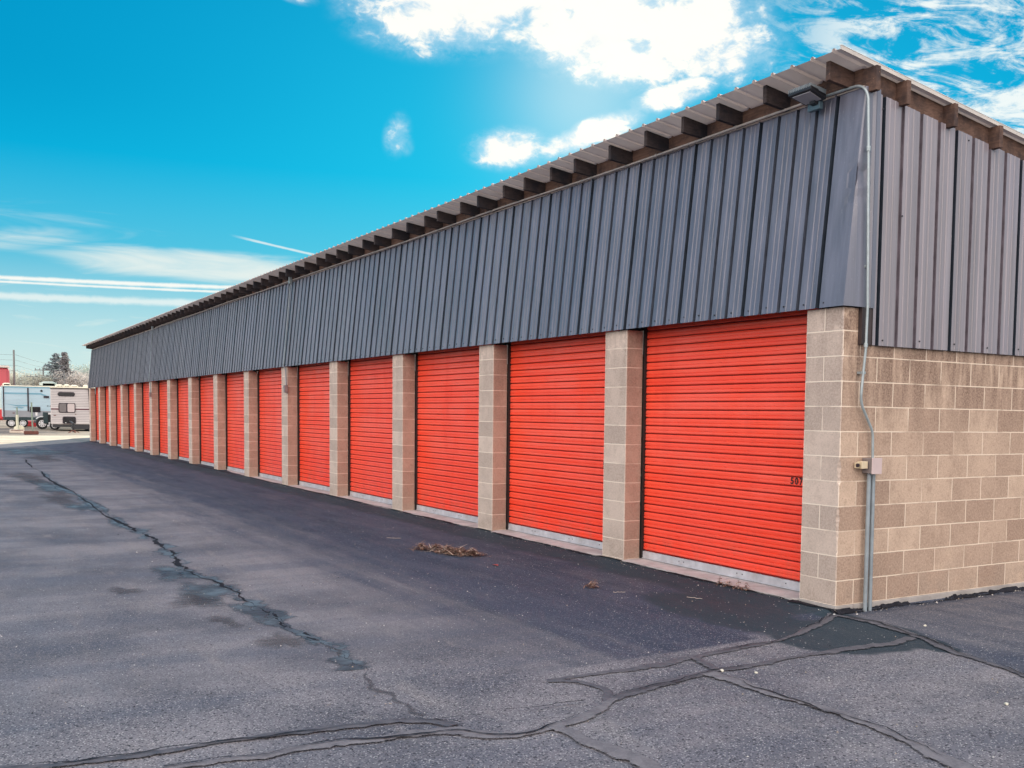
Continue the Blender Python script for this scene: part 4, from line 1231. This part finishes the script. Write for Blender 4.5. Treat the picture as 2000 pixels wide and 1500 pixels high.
def conifer(x, y, h, w, lab, seed, mat, bare=0.12, dens=1.0):
    r = random.Random(seed); e = empty('pine_tree', (x, y, GL)); tag(e, lab, 'tree', 'trees beyond the lot')
    MB().tube([(0, 0, -.2), (0, 0, h*.97)], .2, 8, radii=[h*.022, .03]).build('trunk', M['bark'], e)
    mb = MB(); sh = []; br = MB(); nl = int(h*3.2)
    for i in range(nl):
        t = bare+(1-bare)*i/nl; z = h*t
        R = w/2*(1-t)**.75*r.uniform(.55, 1.12)*(1 if t > .25 else .75+t)
        a = r.uniform(0, 2*PI)
        for k in range(r.choice((3, 4))):
            aa = a+k*2*PI/3.5+r.uniform(-.3, .3); L = max(.25, R*r.uniform(.6, 1.15))
            tip = Vector((math.cos(aa)*L, math.sin(aa)*L, z+L*r.uniform(.02, .28)))
            br.tube([(0, 0, z), tuple(Vector((0, 0, z)).lerp(tip, .6)-Vector((0, 0, L*.05))), tuple(tip)], .04, 4, radii=[.06, .04, .015])
            for q in range(int(2+L*2.6)):
                s = (q+1)/(2+L*2.6)
                p = Vector((0, 0, z)).lerp(tip, s)
                leaves(mb, sh, p, int(7*dens), .10+.16*s*min(1, L/2), .24, r, .55)
    br.build('branches', M['bark'], e)
    finish_leaves(mb, sh, 'crown', mat, e); return e
def bare_tree(x, y, h, w, lab, seed, mat, dens=1.0, name='bare_tree', leafsize=.13, bark='bark_pale'):
    r = random.Random(seed); e = empty(name, (x, y, GL)); tag(e, lab, 'tree', 'trees beyond the lot')
    mb = MB(); lf = MB(); sh = []
    tr = MB().tube([(0, 0, -.2), (r.uniform(-.2, .2), r.uniform(-.2, .2), h*.3)], .2, 7, radii=[h*.025, h*.017])
    def grow(p, d, L, rad, lev):
        q = p+d*L; mid = p.lerp(q, .5)+Vector((r.uniform(-.06, .06), r.uniform(-.06, .06), .03))*L
        mb.tube([tuple(p), tuple(mid), tuple(q)], rad, 4 if lev else 5, caps=False, radii=[rad, rad*.8, rad*.55])
        if lev >= 3:
            leaves(lf, sh, q, int(9*dens), L*.42, leafsize, r, .9); return
        for _ in range(4 if lev else 6):
            nd = (d+Vector((r.uniform(-.85, .85), r.uniform(-.85, .85), r.uniform(-.15, .65)))).normalized()
            nd.x *= 1; grow(p.lerp(q, r.uniform(.45, 1.0)), nd, L*r.uniform(.55, .78), rad*.55, lev+1)
    base = Vector((0, 0, h*.22))
    for k in range(3):
        a = r.uniform(0, 6.28); grow(base, Vector((math.cos(a)*.45*w/h*1.6, math.sin(a)*.45*w/h*1.6, 1)).normalized(), h*.30, h*.014, 0)
    tr.build('trunk', M[bark], e); mb.build('branches', M[bark], e); finish_leaves(lf, sh, 'crown', mat, e); return e
# y positions from the lot geometry at x = -190
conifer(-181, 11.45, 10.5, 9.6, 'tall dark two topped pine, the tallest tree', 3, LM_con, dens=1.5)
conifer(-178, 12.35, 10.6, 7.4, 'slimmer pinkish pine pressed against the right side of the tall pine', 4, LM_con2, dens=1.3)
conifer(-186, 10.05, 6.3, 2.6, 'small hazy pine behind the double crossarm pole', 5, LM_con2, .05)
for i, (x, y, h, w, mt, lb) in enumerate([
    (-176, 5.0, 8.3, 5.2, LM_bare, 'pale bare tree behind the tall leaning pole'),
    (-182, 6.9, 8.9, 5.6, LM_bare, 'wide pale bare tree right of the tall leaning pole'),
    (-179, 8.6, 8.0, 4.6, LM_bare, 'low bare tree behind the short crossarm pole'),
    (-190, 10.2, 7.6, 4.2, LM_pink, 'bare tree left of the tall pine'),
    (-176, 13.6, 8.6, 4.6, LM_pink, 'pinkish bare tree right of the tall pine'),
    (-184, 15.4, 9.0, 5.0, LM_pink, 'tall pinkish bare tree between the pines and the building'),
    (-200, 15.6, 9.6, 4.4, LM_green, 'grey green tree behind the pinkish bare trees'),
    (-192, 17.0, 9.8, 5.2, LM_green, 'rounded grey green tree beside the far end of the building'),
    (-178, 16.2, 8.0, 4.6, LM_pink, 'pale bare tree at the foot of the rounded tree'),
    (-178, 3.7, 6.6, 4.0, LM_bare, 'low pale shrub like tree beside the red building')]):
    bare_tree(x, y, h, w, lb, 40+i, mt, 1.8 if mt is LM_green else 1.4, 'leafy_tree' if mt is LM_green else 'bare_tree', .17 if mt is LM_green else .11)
# distant wood that closes the horizon
r = random.Random(21); mb = MB(); sh = []
for i in range(150):
    y = r.uniform(-160, 160); x = -320+r.uniform(-14, 14)
    hh = r.uniform(2.5, 5.0)
    for k in range(5): leaves(mb, sh, (x+r.uniform(-1, 1), y+r.uniform(-2, 2), r.uniform(.3, hh)), 16, 1.1, .6, r, .8)
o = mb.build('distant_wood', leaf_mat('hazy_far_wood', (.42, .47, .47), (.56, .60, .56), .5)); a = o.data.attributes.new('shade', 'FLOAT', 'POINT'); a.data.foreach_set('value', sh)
tag(o, 'pale hazy line of distant woods along the horizon', 'woods', kind='stuff')

# ------------------------------------------------------------------ sun and sky
SUN_EL = math.radians(17.0); SUN_AZ = math.radians(57.5)     # measured from +Y towards -X
sd = Vector((-math.sin(SUN_AZ)*math.cos(SUN_EL), math.cos(SUN_AZ)*math.cos(SUN_EL), math.sin(SUN_EL)))
L = bpy.data.lights.new('sun', 'SUN'); L.energy = 4.8; L.angle = math.radians(.53); L.color = (1, .90, .72)
lo = bpy.data.objects.new('sun', L); lo.rotation_euler = (-sd).to_track_quat('-Z', 'Y').to_euler(); lo.location = (-20, 20, 30); link(lo)

W = bpy.data.worlds.new('World'); scene.world = W; W.use_nodes = True
nt = W.node_tree; g = G(nt)
bg = nt.nodes['Background']; bg.inputs['Strength'].default_value = .1
sky = g.n('ShaderNodeTexSky', sky_type='NISHITA'); sky.sun_disc = False; sky.sun_elevation = SUN_EL; sky.sun_rotation = -SUN_AZ
sky.altitude = 300; sky.air_density = 1.2; sky.dust_density = 1.2; sky.ozone_density = 2.5
tc = g.n('ShaderNodeTexCoord').outputs['Generated']
s = g.sep(tc)
hor = g.m('SQRT', g.add(g.mul(s[0], s[0]), g.mul(s[1], s[1])))
el = g.mul(g.m('ARCTAN2', s[2], hor), 180/PI)
az = g.mul(g.m('ARCTAN2', g.mul(s[0], -1), s[1]), 180/PI)
# clear sky colour by elevation (linear)
base = g.ramp(g.m('DIVIDE', el, 90), [(0.0, (.70, .84, .80)), (.018, (.60, .82, .84)), (.045, (.34, .70, .84)), (.085, (.10, .56, .80)), (.14, (.0, .49, .82)), (.20, (.0, .42, .75)), (.26, (.0, .35, .67)), (1.0, (.10, .28, .60))])
base10 = g.mix(1.0, base, (9, 9, 9, 1), 'MULTIPLY')
skyc = g.mix(.06, base10, g.mix(1.0, sky.outputs[0], (.12, 1.2, 1.4, 1), 'MULTIPLY'))
# darker blue to the left of the frame
skyc = g.mix(g.mul(g.step(az, 66, 92), g.step(el, 9, 17, 0, .6)), skyc, (0, 2.8, 5.5, 1))

def blob(caz, cel, raz, rel, rot=0.0, hard=1.0):
    da = g.sub(az, caz); de = g.sub(el, cel)
    c, sn = math.cos(rot), math.sin(rot)
    u = g.m('DIVIDE', g.add(g.mul(da, c), g.mul(de, sn)), raz); v = g.m('DIVIDE', g.sub(g.mul(de, c), g.mul(da, sn)), rel)
    d = g.m('SQRT', g.add(g.mul(u, u), g.mul(v, v)))
    return g.mul(g.step(d, 1.35, .25), hard)
def mx(*a):
    o = a[0]
    for b_ in a[1:]: o = g.m('MAXIMUM', o, b_)
    return o
nvec = g.map(tc, scale=(1, 1, 1.6))
nA = g.noise(nvec, 17, 5, .62, .3)
nB = g.noise(nvec, 55, 4, .65, .4)
puffy = g.add(g.mul(g.sub(nA, .5), 2.3), g.mul(g.sub(nB, .5), 1.3))
mask = mx(blob(55.2, 21.0, 7.2, 3.5, .05, 1.5), blob(64.3, 21.4, 6.6, 2.8, -.1, 1.0), blob(50.5, 19.3, 4.0, 2.0, 0, .85), blob(57.2, 15.2, 3.6, .75, -.36, 1.0), blob(52.4, 17.2, 3.2, .8, -.30, .8), blob(61.8, 14.3, 2.4, 1.15, -.1, .9), blob(67.75, 14.7, .8, 1.3, .25, .50), blob(67.3, 14.2, .6, .7, 0, .25), blob(73.4, 21.1, 1.6, .55, .25, .7), blob(55, 27, 14, 5, 0, .85))
holes = mx(blob(54.6, 19.6, 1.1, .7, .3, .75), blob(53.6, 21.9, 2.2, 1.1, .2, .9), blob(58.5, 21.0, .8, .45, 0, .5))
puffy = g.mul(puffy, g.step(mask, .02, .35))
cov = g.step(g.sub(g.add(mask, puffy), holes), .38, .90)
soft = g.step(g.add(mask, g.mul(puffy, .5)), .05, .85, 0, .55)
# wispy streaks on the right, drawn out along one direction
wv = g.n('ShaderNodeCombineXYZ', {0: g.add(g.mul(az, .17), g.mul(el, .10)), 1: g.sub(g.mul(el, .62), g.mul(az, .16)), 2: 0.0}).outputs[0]
nW = g.noise(wv, 1.25, 6, .66, .9)
wm = g.m('MULTIPLY', g.step(az, 50, 41), g.step(el, 6, 12))
wisp = g.mul(g.step(g.add(nW, g.mul(g.sub(nB, .5), .25)), .42, .64), g.mul(wm, .95))
# low band of stretched cloud on the left
bv = g.n('ShaderNodeCombineXYZ', {0: g.mul(az, .12), 1: g.mul(el, .75), 2: 3.0}).outputs[0]
nL = g.noise(bv, 1.2, 4, .6, .8)
bandm = mx(blob(77.5, 7.35, 10, 1.15, .03, 1.0), blob(86.5, 8.1, 6, .9, -.10, .7), blob(86, 8.9, 8, 1.5, -.12, .45), blob(80, 8.4, 6, 1.9, 0, .38))
band = g.step(g.add(bandm, g.mul(g.sub(nL, .5), 1.1)), .35, 1.15, 0, .85)
lowh = g.step(g.add(nL, g.mul(g.step(el, 7, 1), .2)), .50, .78, 0, .5)
lowh = g.m('MAXIMUM', g.mul(lowh, g.step(el, 9, 4)), g.mul(g.step(el, 8.5, 2), .42))
# contrails: thin arcs
def trail(a0, e0, a1, e1, w, amp, seed):
    k = (e1-e0)/(a1-a0)
    d = g.m('ABSOLUTE', g.sub(g.sub(el, e0), g.mul(g.sub(az, a0), k)))
    hi, lo_ = max(a0, a1), min(a0, a1)
    win = g.mul(g.step(az, lo_-.6, lo_+1.0), g.step(az, hi+.6, hi-1.0))
    return g.mul(g.mul(g.step(g.add(d, g.mul(g.sub(nB, .5), w*.9)), w, w*.15), win), amp)
tr = mx(trail(96, 6.05, 74, 6.46, .16, .92, 1), trail(96, 5.90, 74, 6.20, .09, .85, 2), trail(96, 5.18, 72, 5.62, .28, .6, 3), trail(75.9, 9.0, 71.5, 8.22, .09, .6, 4))
cloudcol = g.mix(g.step(g.add(puffy, g.mul(mask, .3)), -.45, .55), (7.6, 8.5, 9.2, 1), (11.0, 10.7, 9.7, 1))
skyc = g.mix(soft, skyc, (8.5, 9.6, 10.2, 1))
skyc = g.mix(lowh, skyc, (8.3, 9.0, 8.4, 1))
skyc = g.mix(band, skyc, (8.8, 9.2, 8.6, 1))
skyc = g.mix(wisp, skyc, (9.2, 9.8, 9.6, 1))
skyc = g.mix(tr, skyc, (10, 10, 9.4, 1))
skyc = g.mix(cov, skyc, cloudcol)
# glare of the hidden sun
sdot = g.n('ShaderNodeVectorMath', {0: tc, 1: tuple(sd)}, operation='DOT_PRODUCT').outputs['Value']
glow = g.m('POWER', g.m('MAXIMUM', sdot, 0.0), 420.0)
skyc = g.mix(g.mul(glow, .30), skyc, (12.5, 12.0, 10.6, 1))
# the half of the sky behind the camera: unseen bright cloud added to fill the shaded faces
back = g.step(g.m('DOT_PRODUCT', 0, 0) if False else g.add(g.mul(s[0], .80), g.mul(s[1], -.60)), -.15, .55)
nK = g.noise(tc, 3.2, 2, .6, .3)
bc = g.mul(g.mul(back, g.step(el, -2, 8)), g.step(nK, .36, .62, .25, 1))
skyc = g.mix(bc, skyc, (41, 36.5, 33.5, 1))
g.set(bg.inputs['Color'], skyc)
W.cycles.sampling_method = 'MANUAL'; W.cycles.sample_map_resolution = 512

# ------------------------------------------------------------------ camera (calibrated)
cam = bpy.data.cameras.new('camera'); co = bpy.data.objects.new('camera', cam); link(co)
yaw, pitch, roll = math.radians(56.99472), math.radians(-3.60449), math.radians(.81365)
fw = Vector((-math.sin(yaw)*math.cos(pitch), math.cos(yaw)*math.cos(pitch), math.sin(pitch)))
rt = fw.cross(Vector((0, 0, 1))).normalized(); up = rt.cross(fw)
r2 = rt*math.cos(roll)+up*math.sin(roll); u2 = -rt*math.sin(roll)+up*math.cos(roll)
mt = Matrix(((r2.x, u2.x, -fw.x, 5.7899), (r2.y, u2.y, -fw.y, -6.1727), (r2.z, u2.z, -fw.z, 1.5263), (0, 0, 0, 1)))
co.matrix_world = mt
cam.sensor_fit = 'HORIZONTAL'; cam.sensor_width = 36; cam.lens = 36*1986.774/2000
cam.shift_x = -150.539/2000; cam.shift_y = 185.948/2000
cam.clip_start = .05; cam.clip_end = 8000
scene.camera = co
scene.render.engine = 'CYCLES'
scene.cycles.use_adaptive_sampling = True; scene.cycles.adaptive_threshold = .03; scene.cycles.max_bounces = 5; scene.cycles.diffuse_bounces = 3; scene.cycles.glossy_bounces = 2; scene.cycles.transparent_max_bounces = 8; scene.cycles.caustics_reflective = False
scene.view_settings.view_transform = 'Standard'; scene.view_settings.look = 'None'; scene.view_settings.exposure = 0
scene.render.resolution_x = 1024; scene.render.resolution_y = 768
